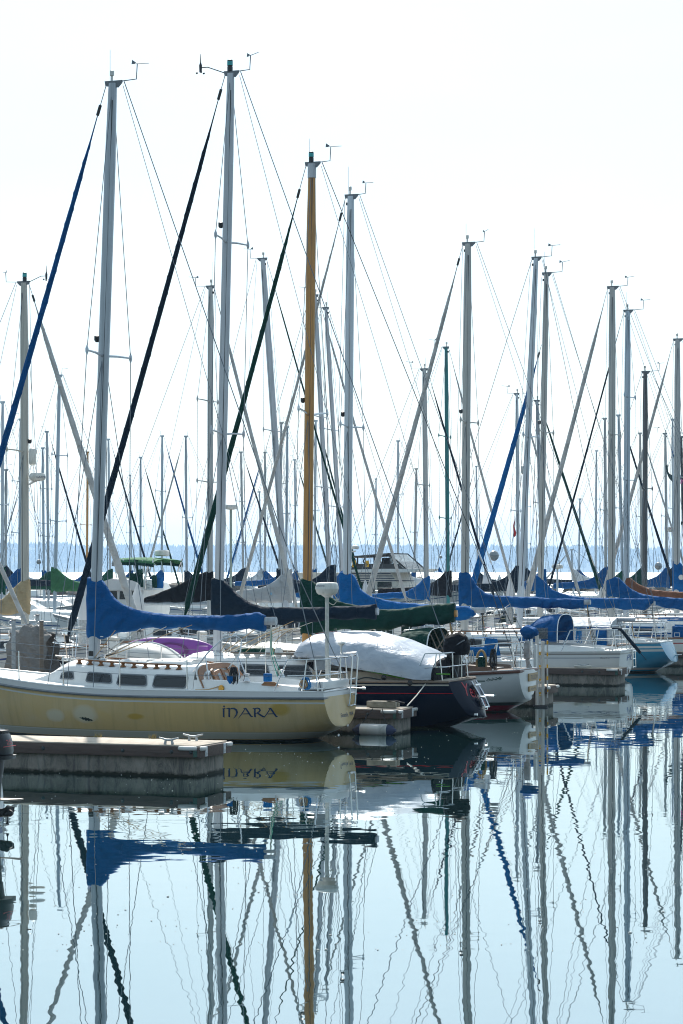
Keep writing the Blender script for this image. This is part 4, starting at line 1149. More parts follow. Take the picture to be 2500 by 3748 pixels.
# dark scrape on the topside
sx_, sz_ = A.L(315, 2633, 1.5)
def scr(u, v): x = sx_ + .16 - .32 * u; z = sz_ + .03 - .05 * u + .03 * v * math.sin(pi * u) * (1 + .5 * math.sin(u * 31)); return Vector((x, A.yat(x, z) + .003, z))
mb = MB(); n = 16
mb.loft([[scr(i / n, -1), scr(i / n, 1)] for i in range(n + 1)], False)
A.part('hull_scrape', mb, M('bare_scrape', (.02, .03, .02), .8), A.hullo, 0)

# ------------------------------------------------------------------ navy-hulled sloop with silver tarp
B = Boat('navy-hulled sloop with navy sail cover and silver tarp over its cockpit', 796, 53.0, bow=3.95, B=3.3, tr=.60, sh=(1.38, 1.0, 1.0), d=.5, rb=1.2, zt=.20, zf=.1, e1=.66, es=.25, bulge=.20, tsd=0)
B.P['stern'] = B.L(1640, 2500, .95)[0]; tip = B.L(1748, 2632, 0)[0]; B.P['rs'] = (B.P['stern'] - tip) * 1.0
NH = hullmat('navy_hull', (.003, .009, .024), [('sd', .055, .085, (.46, .44, .38)), ('sd', .235, .25, (.40, .012, .02)), ('hz', -2, .05, (.01, .012, .014))], .25, spec=.22)
NH.node_tree.nodes['Principled BSDF'].inputs['IOR'].default_value = 1.25
B.hull(NH, WHITE2)
B.rail('cap_rail', TEAKGREY, .0, .008, .032)
ca, cb_ = B.L(700, 2440, 1.0)[0], B.L(1150, 2440, .95)[0]
B.cabin(B.L(560, 2440, .9)[0], cb_,   .7, 1.1, .40, .42, sl=.9, tum=.12, crown=.07)
for px0, px1, s1 in ((874, 984, -.06), (1018, 1146, -.12)):
    for sd_ in (1, -1): cabwin(B, px0, px1, 1.0, .22, .78, side=sd_, sl1=0, sl0=-s1)
ha, hb = B.L(832, 2420, .9)[0], B.L(1112, 2420, .9)[0]
for sd_ in (1, -1):
    mb = MB()
    def hp(x): return Vector((x, sd_ * (B.cw(x) - .26), B.dz(x, B.cw(x)) + B.ch(x)))
    mb.tube([hp(lerp(ha, hb, k / 10)) + Vector((0, 0, .085)) for k in range(11)], .022, 6, 1.2)
    B.part('handrail', mb, TEAKGREY)
    mb = MB()
    for k in range(7): mb.lathe([(.03, -.02), (.085, .065)], hp(lerp(ha, hb, (k + .5) / 7)), 8)
    B.part('handrail_foot', mb, WHITE)
B.coaming(cb_, B.P['stern'] + .4, 1.0, .8, .2, M('cream_coaming', (.50, .43, .33), .5))
B.mast((845, 268), B.ctop(0) - .06, .105, .075, ALUW, 1)
B.spreaders((.38, .71), .92, .022, ALUW, .04, .12)
B.shrouds(); B.backstay()
B.forestay(1.0, NAVY, .085, .035, .96)
B.boom((1385, 2238), B.L(796, 2236)[1], .08, ALUD)
B.cover([(776, 2116, 2260), (800, 2114, 2256), (815, 2120, 2254), (830, 2135, 2255), (860, 2165, 2258), (890, 2192, 2262), (920, 2208, 2270), (955, 2219, 2282), (1010, 2223, 2287), (1060, 2222, 2285), (1130, 2223, 2276), (1200, 2220, 2268), (1300, 2217, 2266), (1350, 2214, 2266), (1376, 2212, 2264)], NAVY, .16, seed=9)
B.stanchions([B.L(px, 2450, 1.4)[0] for px in (395, 585, 800, 985)], .60, x1=3.0, x0=B.L(1130, 2450, 1.2)[0])
B.pulpit(2.9)
# silver tarp tent
rg = [(1078, 2395), (1118, 2350), (1159, 2318), (1205, 2311), (1250, 2310), (1348, 2312), (1434, 2339), (1514, 2375), (1554, 2400), (1582, 2406)]
bt = [(1078, 2402), (1118, 2404), (1159, 2412), (1205, 2427), (1250, 2438), (1348, 2454), (1434, 2468), (1514, 2486), (1554, 2489), (1582, 2487)]
rings = []; N = 44; n = 34
rgx = sorted([(-B.L(px, py, .45 if px < 1300 else .45 + .6 * (px - 1300) / 280)[0], B.L(px, py, 0)[1]) for px, py in rg]); btx = sorted([(-B.L(px, py, 1.15)[0], B.L(px, py, 1.15)[1]) for px, py in bt])
x0_, x1_ = rgx[0][0], rgx[-1][0]
for i in range(N + 1):
    x = lerp(x0_, x1_, i / N); zr = interp(rgx, x); ze = min(zr - .03, interp(btx, x)); b_ = min(1.28, B.beam(B.tx(-x)) + .03) * min(1, .45 + i / N * 5)
    ring = []
    for j in range(n + 1):
        a = pi * j / n; c_ = math.cos(a); s_ = math.sin(a)
        y = b_ * math.copysign(abs(c_) ** .62, c_); z = ze + (zr - ze) * s_ ** .80
        q = Vector((x * 1.4, y * 2.2 + x * .5, z * 2)); wv = noise.noise(q) * .018 + noise.noise(q * 3.1 + Vector((x * 2, 0, 0))) * .010
        crease = .012 * math.sin(14 * (x * .5 + abs(y) * 1.4) + 3 * noise.noise(q)) * (1 - s_) * 2.2
        ring.append(Vector((-x, y * (1 + wv * .5) + math.copysign(crease, y), z + wv * s_)))
    rings.append(ring)
mb = MB().loft(rings, False)
tm = NT('silver_tarp')
v = tm.coord((1, 1, 1)); f_ = tm.noise(tm.coord((1.2, 2.4, 2.4)), 2.2, 6, .62, .8)
tm.col(tm.ramp(f_, [(.3, (.30, .35, .42)), (.7, (.44, .49, .55))])); tm.bump(f_, .5, .05); tm.set(Roughness=.38, Metallic=.15, Specular_IOR_Level=.5)
tp = B.part('cockpit_tarp', mb, tm.m, None, 60)
er = rings[-1]
mb = MB().loft([er, [p + Vector((-.06, 0, -.02)) for p in er]], False); mb.f.append(tuple(len(er) + j for j in range(len(er))))
B.part('tarp_end_panel', mb, BLACKC, tp, 50)
mb = MB()
for k in range(9): mb.ball(rings[4 + k * 4][0] + Vector((0, .01, .03)), .014, 1)
B.part('tarp_grommet', mb, STEEL, tp)
B.part('folded_dark_cover', MB().loft([[Lp(B, 1115, 2425, 1.1), Lp(B, 1165, 2420, 1.12), Lp(B, 1205, 2440, 1.1)], [Lp(B, 1160, 2462, 1.2), Lp(B, 1190, 2465, 1.22), Lp(B, 1206, 2465, 1.2)]], False), BLACKC)
B.part('green_trim_line', MB().tube([Lp(B, 1325, 2451, 1.22), Lp(B, 1480, 2484, 1.2)], .012, 5).tube([Lp(B, 1578, 2466, 1.0), Lp(B, 1648, 2468, .9)], .014, 5), M('green_trim', (.08, .32, .02), .6))
b1 = B.beam(1); xs_ = B.P['stern']
for px, py in ((1405, 2480), (1500, 2500)): B.part('block', MB().lathe([(.03, -.02), (.06, 0), (.03, .02)], Lp(B, px, py, 1.25), 12, 'y'), BLACKP)
B.rope([Lp(B, 1300, 2492, 1.35), Lp(B, 1340, 2480, 1.3), Lp(B, 1400, 2490, 1.3), Lp(B, 1420, 2496, 1.3)], .014, ROPED)
B.cleat(B.L(1560, 2498, 1.0)[0], 1.05)
B.pushpit(B.L(1560, 2430, 1.0)[0], .58)
# outboard under a black cloth on the stern rail
ob = B.part('outboard_motor', MB().box(Lp(B, 1661, 2400, -.10), (.13, .16, .25), 0, .02), BLACKP)
oc = Lp(B, 1672, 2356, -.1)
mb = MB(); rings = []
for i in range(9):
    u = i / 8; z = oc.z - .23 + .44 * u; k = (.86, .98, 1.0, 1.0, .98, .93, .84, .66, .3)[i]
    rings.append([Vector((oc.x + .01 + .29 * k * math.copysign(abs(math.cos(a)) ** .75, math.cos(a)) * (1 + .08 * noise.noise(Vector((a * 2, u * 4, 1)))), oc.y + .22 * k * math.sin(a), z + .03 * noise.noise(Vector((a * 1.5, u * 5, 4))) + (.03 if math.cos(a) < 0 and i > 5 else 0))) for a in [2 * pi * j / 24 for j in range(24)]])
B.part('motor_cloth_cover', mb.loft(rings, True, True, True), BLACKC, ob, 60)
B.part('cover_strap', MB().tube([Lp(B, 1645, 2377, .10), Lp(B, 1700, 2343, .10)], .014, 5), GREYTRIM, ob)
lg = MB(); a_ = Lp(B, 1669, 2390, -.1)
lg.tube([a_, Lp(B, 1667, 2440, -.1), Lp(B, 1662, 2488, -.1)], [.095, .08, .07], 10)
lg.box(Lp(B, 1660, 2484, -.1), (.26, .10, .03), 0, .01)
lg.tube([Lp(B, 1662, 2486, -.1), Lp(B, 1668, 2510, -.1)], [.045, .02], 8)
lg.tube([Lp(B, 1650, 2497, -.1), Lp(B, 1678, 2497, -.1)], [.035, .03], 8)
B.part('motor_leg', lg, BLACKP, ob)
B.part('tiller_bracket', MB().box(Lp(B, 1644, 2396, .05), (.10, .08, .20), .1, .015), BLACKP, ob)
mb = MB()
for k in range(3):
    a = k * 2.09; c_ = Lp(B, 1682, 2497, -.1); mb.tube([c_, c_ + Vector((-.01, .08 * math.cos(a), .08 * math.sin(a)))], [.014, .035], 6, .35)
B.part('propeller', mb, BLACKP, ob)
# swim ladder folded against the sloping transom
def tr(y, z, off=.03): return transom_fn(B, y, y, z, z, off)(0, 0)
mb = MB()
for y in (-.22, .12): mb.tube([tr(y, .98, .05), tr(y, .72, .10), tr(y, .42, .11)], .018, 8)
for z in (.9, .66, .44): mb.tube([tr(-.24, z, .10), tr(.14, z, .10)], .020, 8)
mb.tube([tr(-.24, .66, .10), tr(-.24, .66, .30)], .02, 8); mb.tube([tr(.14, .66, .10), tr(.14, .64, .22)], .02, 8)
B.part('swim_ladder', mb, STEEL)
for z0_, z1_ in ((.70, .92), (.46, .62)):
    B.part('ladder_step', MB().prism([tr(.11, z0_, .05), tr(-.20, z0_, .05), tr(-.20, z1_, .05), tr(.11, z1_, .05)], (-.02, 0, .01)), M('navy_step', (.03, .045, .08), .35))
put_text('lettering', 'Yen', transom_fn(B, .55, -.02, .70, .98, .008, -.10), INKR, B.hullo, shear=.25)
put_text('lettering', 'S', transom_fn(B, -.05, -.15, .46, .56, .075), INKR, B.hullo)
for y, z in ((.38, .30), (-.52, .38)): B.part('exhaust_outlet', MB().tube([tr(y, z, 0), tr(y, z, .07)], .028, 8), STEEL, B.hullo)
q = Lp(B, 1560, 2500, 1.05)
tag(MB().tube([B.world(*q), B.world(*q).lerp(W(1490, 2584, d2.location.y), .5) + Vector((0, 0, -.02)), W(1490, 2584, d2.location.y)], .013, 6).obj('mooring_line', ROPEW, None), 'white mooring line from the navy hull down to the short dock', 'rope')
for px in (985, 1020): B.part('cowl_vent', MB().lathe([(.05, 0), (.055, .03), (.085, .05), (.088, .13), (.075, .19), (.05, .215), (.001, .22)], Vector((B.L(px, 2405, .3)[0], .3, B.ctop(-1.5) - .06)), 14), PLASTIC)
B.part('green_cushion', MB().box((B.L(940, 2390, -.3)[0], -.5, B.ctop(-1.2) + .03), (1.0, .3, .14), 0, .05), DGREEN)
for k in range(6):
    p = Vector((-.1 - .03 * k, (-1) ** k * .13, B.ctop(0) - .02)); q = Vector((-.7 - .3 * k, (-1) ** k * .3, B.L(796, 2270)[1]))
    B.wire('control_line', p, q, .008, ROPEW if k % 2 else ROPET)
for k in range(5):
    B.rope([Vector((-.4 - .35 * k, .3, B.ctop(-.6))), Vector((-.8 - .2 * k, .1, B.ctop(-.6) + .25)), Vector((-1.3 - .1 * k, -.2, B.ctop(-1) + .5)), Vector((-1.8, -.4, 2.05))], .008, ROPET if k % 2 else ROPEW)
# dinghy and purple kayak lashed on the foredeck
dg = Lp(B, 520, 2420, .1)
e = thing('overturned_dinghy', 'pale grey overturned dinghy lashed on the foredeck behind the mast of the yellow sloop', 'dinghy', B.world(dg.x, dg.y, B.dz(dg.x) + .04), B.rz)
mb = MB(); rings = []
for i in range(19):
    u = i / 18; x = lerp(-1.08, 1.05, u); k = max(0.02, 1 - abs(2 * u - .92) ** 2.6 * .9); hh = .48 * max(.03, 1 - abs(2 * u - 1) ** 2.4)
    rings.append([Vector((x, .62 * k * math.copysign(abs(math.cos(a)) ** .8, math.cos(a)), hh * abs(math.sin(a)) ** .7)) for a in [pi * j / 14 for j in range(15)]])
o = mb.loft(rings, False).obj('dinghy_hull', M('dinghy_gelcoat', (.58, .58, .56), .4, var=.06, dirt=((.34, .31, .26), .4)), e, 60)
MB().tube([(lerp(-1.08, 1.05, i / 18), .63 * max(0.02, 1 - abs(2 * i / 18 - .92) ** 2.6 * .9), .03) for i in range(19)], .022, 6).obj('gunwale', WHITE, e)
MB().tube([r[7] + Vector((0, 0, .012)) for r in rings], .02, 6).obj('keel_strip', WHITE, e)
kz = Lp(B, 650, 2412, -1.2)
e = thing('purple_kayak', 'purple plastic kayak standing on edge behind the overturned dinghy', 'kayak', B.world(kz.x, -1.05, B.dz(kz.x) + .05), B.rz)
mb = MB(); rings = []
for i in range(25):
    u = i / 24; x = lerp(-1.05, 1.35, u); k = max(.03, (1 - abs(2 * u - 1) ** 3)) ; zc_ = .28 + .04 * math.sin(u * 3); hh = .27 * k ** .7
    rings.append([Vector((x, .15 * k * math.cos(a), zc_ + hh * math.sin(a))) for a in [2 * pi * j / 16 for j in range(16)]])
mb.loft(rings, True, True, True).obj('kayak_hull', PURPLE, e, 60)
mb = MB(); rings = []
for rr_, oy in ((.24, .152), (.2, .158), (.17, .13), (.13, .10)):
    rings.append([Vector((.05 + rr_ * 1.9 * math.cos(a), oy, .30 + rr_ * .72 * math.sin(a))) for a in [2 * pi * j / 24 for j in range(24)]])
mb.loft(rings, True, False, True).obj('cockpit_rim', M('dark_purple', (.10, .02, .14), .5), e, 50)
MB().box((.22, .12, .40), (.5, .02, .05), 0, .01).obj('seat_pad', M('olive_pad', (.16, .22, .06), .8), e, 40)
MB().box((-.72, .135, .28), (.3, .02, .24), 0, .01).obj('hatch_cover', M('dark_purple2', (.20, .05, .30), .45), e, 40)
# ------------------------------------------------------------------ white sloop TILLICUM with the wooden mast
Cb = Boat('white sloop TILLICUM with varnished wooden mast and dark green sail cover', 1122, 58.6, bow=3.6, B=3.1, tr=.50, sh=(1.5, .88, .99), d=.6, rb=1.1, zt=.26, zf=.05, rs=.02, e1=.62, es=.55)
Cb.P['stern'] = Cb.L(1900, 2462, .77)[0]
WH = hullmat('white_hull_red_bottom', (.62, .64, .64), [('hz', .16, .24, (.01, .04, .035)), ('hz', .03, .16, (.36, .016, .045)), ('hz', -2, .03, (.05, .01, .015))], .3)
Cb.hull(WH, M('brown_deck', (.16, .12, .10), .8))
Cb.rail('cap_rail', M('brown_caprail', (.10, .035, .022), .45), -.02, .004, .038, 1.0)
Cb.rail('rail_edge', WHITE, .022, -.012, .014)
sx0, sx1 = Cb.L(1690, 2490, 1.4)[0], Cb.L(1763, 2493, 1.3)[0]
def on(B_, x, z, off=.004): return Vector((x, B_.yat(x, z) + off, z))
zc_ = Cb.L(1720, 2494, 1.3)[1]
mb = MB(); mb.loft([[on(Cb, lerp(sx0 + 1.2, sx1, k / 10), zc_ - .012), on(Cb, lerp(sx0 + 1.2, sx1, k / 10), zc_ + .012)] for k in range(11)], False)
Cb.part('cove_stripe', mb, M('dark_green_paint', (.008, .05, .03), .4), Cb.hullo, 0)
scroll = []
for k in range(4):
    ox = k * 26
    scroll.append([(ox + 13 + 11 * math.cos(a) * (1 - .07 * j), 10 * math.sin(a) + k * 1.2, 3.2) for j, a in enumerate([pi + .75 * j for j in range(8)])])
scroll += [[(0, -6, 3), (14, 5, 4), (30, -6, 4), (46, 4, 4), (62, -4, 4), (80, 6, 4), (98, 0, 3), (112, 16, 2)], [(84, 16, 3), (92, 2, 4), (104, -4, 3)]]
v_, f_ = strokes(scroll)
put_text('scrollwork', '', lambda a, b: on(Cb, Cb.L(1770 + a * .50, 2490 - b * .50 - a * .04, 1.25)[0], Cb.L(1770 + a * .5, 2490 - b * .5 - a * .04, 1.25)[1], .006), M('dark_green_paint', (0, 0, 0)), Cb.hullo, mesh=(v_, f_))
BOARD = M('gilt_board', (.34, .22, .08), .5, var=.2, scale=12)
for txt, ya, yb2, z0_, z1_ in (('TILLICUM', .20, -.72, .72, .90), ('SEATTLE', .20, -.56, .48, .60)):
    bp = Cb.part('name_board', MB().prism([transom_fn(Cb, ya, ya, z0_, z0_, .005)(0, 0), transom_fn(Cb, yb2, yb2, z0_, z0_, .005)(0, 0), transom_fn(Cb, yb2, yb2, z1_, z1_, .005)(0, 0), transom_fn(Cb, ya, ya, z1_, z1_, .005)(0, 0)], (-.03, 0, 0)), BOARD, None, 20)
    put_text('lettering', txt, transom_fn(Cb, ya - .12, yb2 + .06, z0_ + .04, z1_ - .04, .038), INKB, bp)
Cb.part('exhaust_hole', MB().lathe([(.04, 0), (.04, -.015)], transom_fn(Cb, -.14, -.14, .36, .36)(0, 0), 12, 'x'), BLACKP, Cb.hullo)
Cb.cabin(1.6, Cb.L(1470, 2400, .9)[0], .6, 1.0, .42, .5, sl=.6, tum=.08, crown=.09, mat=WHITE2)
for k in range(3): cabwin(Cb, 1190 + 90 * k, 1235 + 90 * k, 1.0, .35, .75)
Cb.coaming(Cb.cb['x1'], Cb.P['stern'] + .6, .92, .62, .24, M('brown_coaming', (.13, .085, .06), .5))
Cb.mast((1142, 600), Cb.dz(0), .12, .085, SPRUCE, 3, .72)
sl_ = MB(); c_ = Cb.mp(.965); sl_.tube([Cb.mp(.972), Cb.mp(1.0)], .105, 12); Cb.part('mast_sleeve', sl_, ALUW, Cb.masto)
Cb.spreaders((.50,), .98, .026, STEEL, .1, .1); Cb.shrouds(); Cb.backstay(split=True, mat=WIRED)
Cb.forestay(1.0, DGREEN, .085, .06, .935)
Cb.boom((1674, 2246), Cb.L(1122, 2262)[1], .085, SPRUCE)
Cb.cover([(1102, 2117, 2320), (1125, 2116, 2323), (1140, 2124, 2325), (1158, 2136, 2322), (1180, 2162, 2316), (1205, 2184, 2307), (1251, 2204, 2305), (1322, 2218, 2306), (1378, 2230, 2307), (1420, 2231, 2304), (1480, 2227, 2295), (1519, 2221, 2291), (1557, 2215, 2290), (1600, 2211, 2286), (1640, 2208, 2281), (1664, 2207, 2278)], DGREEN, .19, seed=5)
Cb.stanchions([Cb.L(px, 2440, 1.3)[0] for px in (820, 1010, 1200, 1390, 1560)], .6, x0=Cb.L(1700, 2440, 1.2)[0], x1=2.7)
Cb.pulpit(2.6); Cb.pushpit(Cb.L(1715, 2370, 1.2)[0], .62)
Cb.dodger(Cb.L(1420, 2380, 0)[0], Cb.L(1606, 2380, 0)[0], .92, Cb.dz(-2.5) + .28, Cb.L(1540, 2296, 0)[1] - Cb.dz(-2.5) - .28, DGREEN)
dx_ = Cb.L(1600, 2380, 0)[0]
mb = MB(); zz = Cb.dz(dx_)
for y in (.8, .4, -.2): mb.tube([(dx_ + .05, y, zz + .1), (dx_ - .45, y - .35, zz + .95)], .016, 6).tube([(dx_ - .45, y, zz + .1), (dx_ + .05, y - .3, zz + .95)], .016, 6)
Cb.part('folded_chair_frame', mb, TEAKGREY)
Cb.part('hanging_weather_cloth', MB().loft([[Vector((dx_ - .5 - .1 * k, .7 + .05 * (-1) ** k, zz + .15)), Vector((dx_ - .52 - .05 * k, .6 + .04 * (-1) ** k, zz + .8))] for k in range(6)], False), M('grey_weather_cloth', (.12, .12, .11), .9))
oc = Cb.L(1955, 2314, -.2); oc = Vector((oc[0] + .12, -.2, oc[1]))
ob = Cb.part('outboard_motor', MB().box(oc + Vector((.05, 0, -.42)), (.14, .14, .42), 0, .02).tube([oc + Vector((.05, 0, -.6)), oc + Vector((-.02, 0, -1.0))], .05, 8), GREYC)
mb = MB().ball(oc, .20, 3, (1.0, .85, .80), .25, 4); Cb.part('motor_cloth_cover', mb, BLUE, ob, 60)
Cb.part('motor_bracket_board', MB().box(oc + Vector((-.18, .1, -.55)), (.06, .22, .52), .1, .01), VINYL)
p = Lp(Cb, 1762, 2440, 1.0)
Cb.part('horseshoe_hoop', MB().tube([p + Vector((.11 * math.cos(a), 0, .12 + .25 * max(0, math.sin(a)) - (.12 if math.sin(a) < .01 else 0))) for a in [pi * j / 12 for j in range(13)]], .03, 8), ROPET)
Cb.part('green_winch_cover', MB().lathe([(.09, 0), (.085, .2), (.05, .23)], p + Vector((-.02, .05, .0)), 12), DGREEN)
Cb.coil(Lp(Cb, 1805, 2375, 1.05), .07, .5, ROPED, 7, 'dark_coiled_line'); Cb.coil(Lp(Cb, 1725, 2380, 1.1), .05, .3, ROPEW, 4)
Cb.cleat(Cb.L(1890, 2450, .7)[0], .72); Cb.winch(Cb.L(1705, 2440, .8)[0], .8, Cb.dz(-4) + .2)
for k in range(4): Cb.rope([Cb.be + Vector((.2, 0, -.1)), Vector((Cb.be.x + .1, .06 * k, 1.8)), Vector((Cb.be.x - .1, .1 * k, Cb.dz(-4) + .2))], .009, ROPET, 'mainsheet')

# ------------------------------------------------------------------ generic yacht used for the other berths
def sail(label, px, D, top, row=1, hull=None, deck=None, sp=(.5,), mast=None, fa=.095, cover=None, covhw=.14, furl=None, fr=.065, frac=1.0, boom=None, cab=True, dodger=None, det=1, head=2, stern=None, group=None, wins=3, bow=3.6, B=3.0, sh=(1.35, .95, .98), rs=.1, seed=0, lines=True, tr=.66, stripe=None, ft1=.95, bx=None, lat=.065, spx=None, tip=None, **kw):
    r = random.Random(int(px * 7 + D))
    b = Boat(label, px, D, row, bow=bow, B=B, tr=tr, sh=sh, rs=rs, det=det, group=group, stern=-5.2 if stern is None else stern, **kw)
    if spx: b.P['stern'] = b.L(spx[0], 2400, spx[1])[0]
    if tip: b.P['rs'] = b.P['stern'] - b.L(tip, 2400, 0)[0]
    b.hull(hull or HULLS[r.randrange(len(HULLS))], deck)
    if det: b.rail('toe_rail', r.choice([TEAK, WHITE, TEAKGREY, GREYTRIM]) if stripe is None else stripe, .01, 0, .026)
    if cab:
        b.cabin(1.7, -2.1, .55, 1.02, .42, .47, sl=.9, tum=.12, crown=.07)
        n = wins if det else 0
        for k in range(n):
            x = lerp(.9, -1.9, (k + .1) / n)
            for s_ in ((1, -1) if det > 1 else (b.camside,)): b.window(x, x - 2.4 / n * .82, .32, .76, side=s_)
        if det:
            b.part('sliding_hatch', MB().box((-1.5, 0, b.ctop(-1.5) + .02), (.9, .75, .1), 0, .03), WHITE)
            b.part('fore_hatch', MB().box((1.0, 0, b.ctop(1.0) + .0), (.5, .5, .07), 0, .02), CLEAR)
            b.coaming(-2.12, b.P['stern'] + .5, 1.0, .78, .2)
            mb = MB(); s_ = b.camside
            for k in range(7): mb.lathe([(.03, 0), (.02, .06)], (lerp(.6, -1.8, k / 6), s_ * .6, b.ctop(-.5) - .06), 6)
            mb.tube([(.6, s_ * .6, b.ctop(-.5) + .01), (-1.8, s_ * .6, b.ctop(-.5) + .01)], .02, 6); b.part('handrail', mb, TEAK)
    zb = b.ctop(0) - .06 if cab else b.dz(0)
    b.mast(top, zb, fa, lat, mast if mast not in (ALU, ALUD) else r.choice([mast, mast, ALU2, ALU3, ALU4]), head)
    if sp:
        b.spreaders(sp, .9 if det else .8, .022, None, .04, .1)
        if lines: b.shrouds(det > 0, .007 if D < 95 else .009)
    b.backstay(split=det > 1, r=.008 if D < 95 else .010)
    b.forestay(frac, furl, fr, .05, ft1, drum=det > 0, bx=bx)
    zboom = H - ((2236 if D < 90 else 2195) - HY) / F * D if boom is None else boom
    if isinstance(boom, tuple): b.boom(boom, None, .075, lift=True); zboom = b.be.z
    else:
        L_ = r.uniform(3.3, 3.9); b.bg = Vector((-.08, 0, zboom)); b.be = Vector((-L_, 0, zboom + .03))
        b.boomo = b.part('boom', MB().tube([b.bg, b.be], .07, 8, .75), ALUD); b.wire('topping_lift', b.be, b.mp(.995) + Vector((-.2, 0, 0)), .006)
    if cover:
        if isinstance(cover, tuple): b.cover(cover[1], cover[0], covhw, seed=seed)
        else: b.cover_gen(zboom, -b.be.x - .15, r.uniform(.95, 1.25), cover, covhw, seed=px * .1)
    if det:
        b.wire('halyard', b.mp(.99) + Vector((.16, .03, 0)), (.35, .1, zb), .006)
        b.stanchions([2.0, .5, -1.0, -2.5], .6, x0=b.P['stern'] + 1.5, x1=2.75, r=.014, rw=.006 if D < 90 else .008)
        b.pulpit(2.65, r=.016); b.pushpit(b.P['stern'] + 1.4, .62, r=.016)
        b.winch(-2.6, b.camside * .92, b.dz(-2.6) + .18); b.cleat(b.P['stern'] + .3, b.camside * .8)
        for k in range(3): b.rope([b.be + Vector((.1, 0, -.06)), Vector((b.be.x + .05, .1 * (k - 1), zboom - .5)), Vector((b.be.x - .1, .2 * (k - 1), b.dz(b.be.x) + .2))], .009, r.choice([ROPEW, ROPET, ROPED]), 'mainsheet')
        for k in range(3): b.wire('control_line', (-.06 * k, .1 * (k - 1), zb), (-.9 - .3 * k, .25 * (k - 1), zboom - .06), .009, ROPEW)
        b.coil((b.P['stern'] + 1.2, b.camside * 1.05, b.dz(-4) + .55), .07, .35, r.choice([ROPEW, ROPED, ROPEB, ROPET]), 5)
    if dodger: b.dodger(-1.9, -3.1, .95, b.dz(-2) + .25, .95, dodger)
    return b
def H_(n, base, bands=(), rough=.3): return hullmat(n, base, bands, rough)
WBLUE = H_('white_hull_blue_stripe', (.64, .66, .67), [('sd', .14, .19, (.02, .06, .22)), ('hz', .04, .12, (.02, .05, .18))])
WGREY = H_('white_hull_grey_stripe', (.62, .63, .63), [('sd', .05, .09, (.22, .21, .2)), ('sd', .17, .19, (.02, .05, .14)), ('hz', -2, .06, (.02, .03, .05))])
WRED = H_('white_hull_red_stripe', (.64, .64, .62), [('sd', .15, .19, (.35, .03, .03)), ('hz', -2, .08, (.03, .03, .04))])
CREAM = H_('cream_hull', (.58, .52, .38), [('sd', .12, .16, (.2, .1, .04))])
DBLUE = H_('dark_blue_hull', (.012, .03, .09), [('sd', .1, .13, (.6, .6, .6)), ('hz', .05, .1, (.6, .6, .6))], .15)
DGRN = H_('dark_green_hull', (.01, .035, .025), [('sd', .1, .13, (.55, .5, .35))], .2)
LBLUE = H_('sky_blue_hull', (.012, .22, .38), [('sd', .10, .165, (.60, .61, .60)), ('sd', .205, .275, (.60, .61, .60)), ('hz', .10, .165, (.55, .55, .52)), ('hz', -2, .05, (.01, .015, .02))], .18)
HULLS = [WBLUE, WGREY, WRED, WBLUE, WGREY, CREAM]

# fourth berth: blue covered sloop behind TILLICUM
Db = sail('white sloop behind TILLICUM whose blue sail cover ends at a bare boom tip', 1268, 64.3, (1284, 718), hull=WBLUE, sp=(.48,), mast=ALU, fa=.115, lat=.09, furl=SAILW, fr=.055, det=2, boom=(1778, 2234), covhw=.16, seed=2, spx=(1900, .9),
     cover=(BLUE2, [(1244, 2094, 2262), (1262, 2090, 2262), (1280, 2092, 2262), (1286, 2102, 2262), (1301, 2106, 2262), (1305, 2130, 2262), (1320, 2158, 2262), (1353, 2181, 2264), (1412, 2197, 2266), (1488, 2207, 2266), (1557, 2212, 2266), (1640, 2217, 2267), (1690, 2218, 2270), (1713, 2219, 2270), (1728, 2228, 2260), (1738, 2236, 2250)]))
Db.part('blue_weather_cloth', MB().prism([Lp(Db, 1768, 2408, 1.25), Lp(Db, 1778, 2335, 1.2), Lp(Db, 1820, 2338, 1.15), Lp(Db, 1835, 2408, 1.2)], (0, .03, 0)), BLUE2)
Db.part('blue_rail_cushion', MB().box(Lp(Db, 1748, 2385, 1.3), (.5, .08, .24), 0, .03), BLUE2)
# fifth berth: PIS...
Eb = sail('white sloop lettered PIS with blue dodger and a long blue sail cover', 1700, 72.5, (1713, 892), hull=WGREY, sp=(.54,), mast=ALU, fa=.125, lat=.09, furl=SAILW, fr=.10, det=2, boom=(2162, 2204), covhw=.16, seed=7, head=2, stripe=WHITE, tr=.62, rs=-.1, sh=(1.3, .95, .97), spx=(2270, .93),
     cover=(BLUE, [(1681, 2096, 2219), (1700, 2087, 2219), (1712, 2090, 2220), (1723, 2107, 2221), (1744, 2143, 2223), (1777, 2171, 2225), (1815, 2179, 2224), (1892, 2184, 2224), (1960, 2184, 2224), (2020, 2190, 2226), (2078, 2191, 2227), (2120, 2193, 2230), (2138, 2196, 2229)]))
put_text('lettering', 'PIS', transom_fn(Eb, .18, -.72, .68, .86), M('blue_lettering', (.02, .10, .30), .5), Eb.hullo, shear=.1)
put_text('lettering', 'Catalina', lambda a, b: on(Eb, *Eb.L(2193 + a * 32, 2411 - b * 5, 1.2), .006), INKB, Eb.hullo, shear=.3)
Eb.dodger(Eb.L(1925, 2320, 0)[0], Eb.L(2070, 2320, 0)[0], .95, Eb.dz(-3) + .22, Eb.L(2000, 2247, 0)[1] - Eb.dz(-3) - .22, BLUE)
mb = MB(); a_ = Lp(Eb, 2272, 2304, .7); c_ = Lp(Eb, 2344, 2390, .7)
mb.tube([a_ + Vector((.25, 0, .03)), a_, a_.lerp(c_, .25), a_.lerp(c_, .7), c_], [.03, .045, .05, .055, .04], 8); mb.tube([c_, c_ + (c_ - a_) * .3], .010, 5)
Eb.part('furled_ensign', mb, NAVY)
ys_ = Eb.P['stern']; mb = MB()
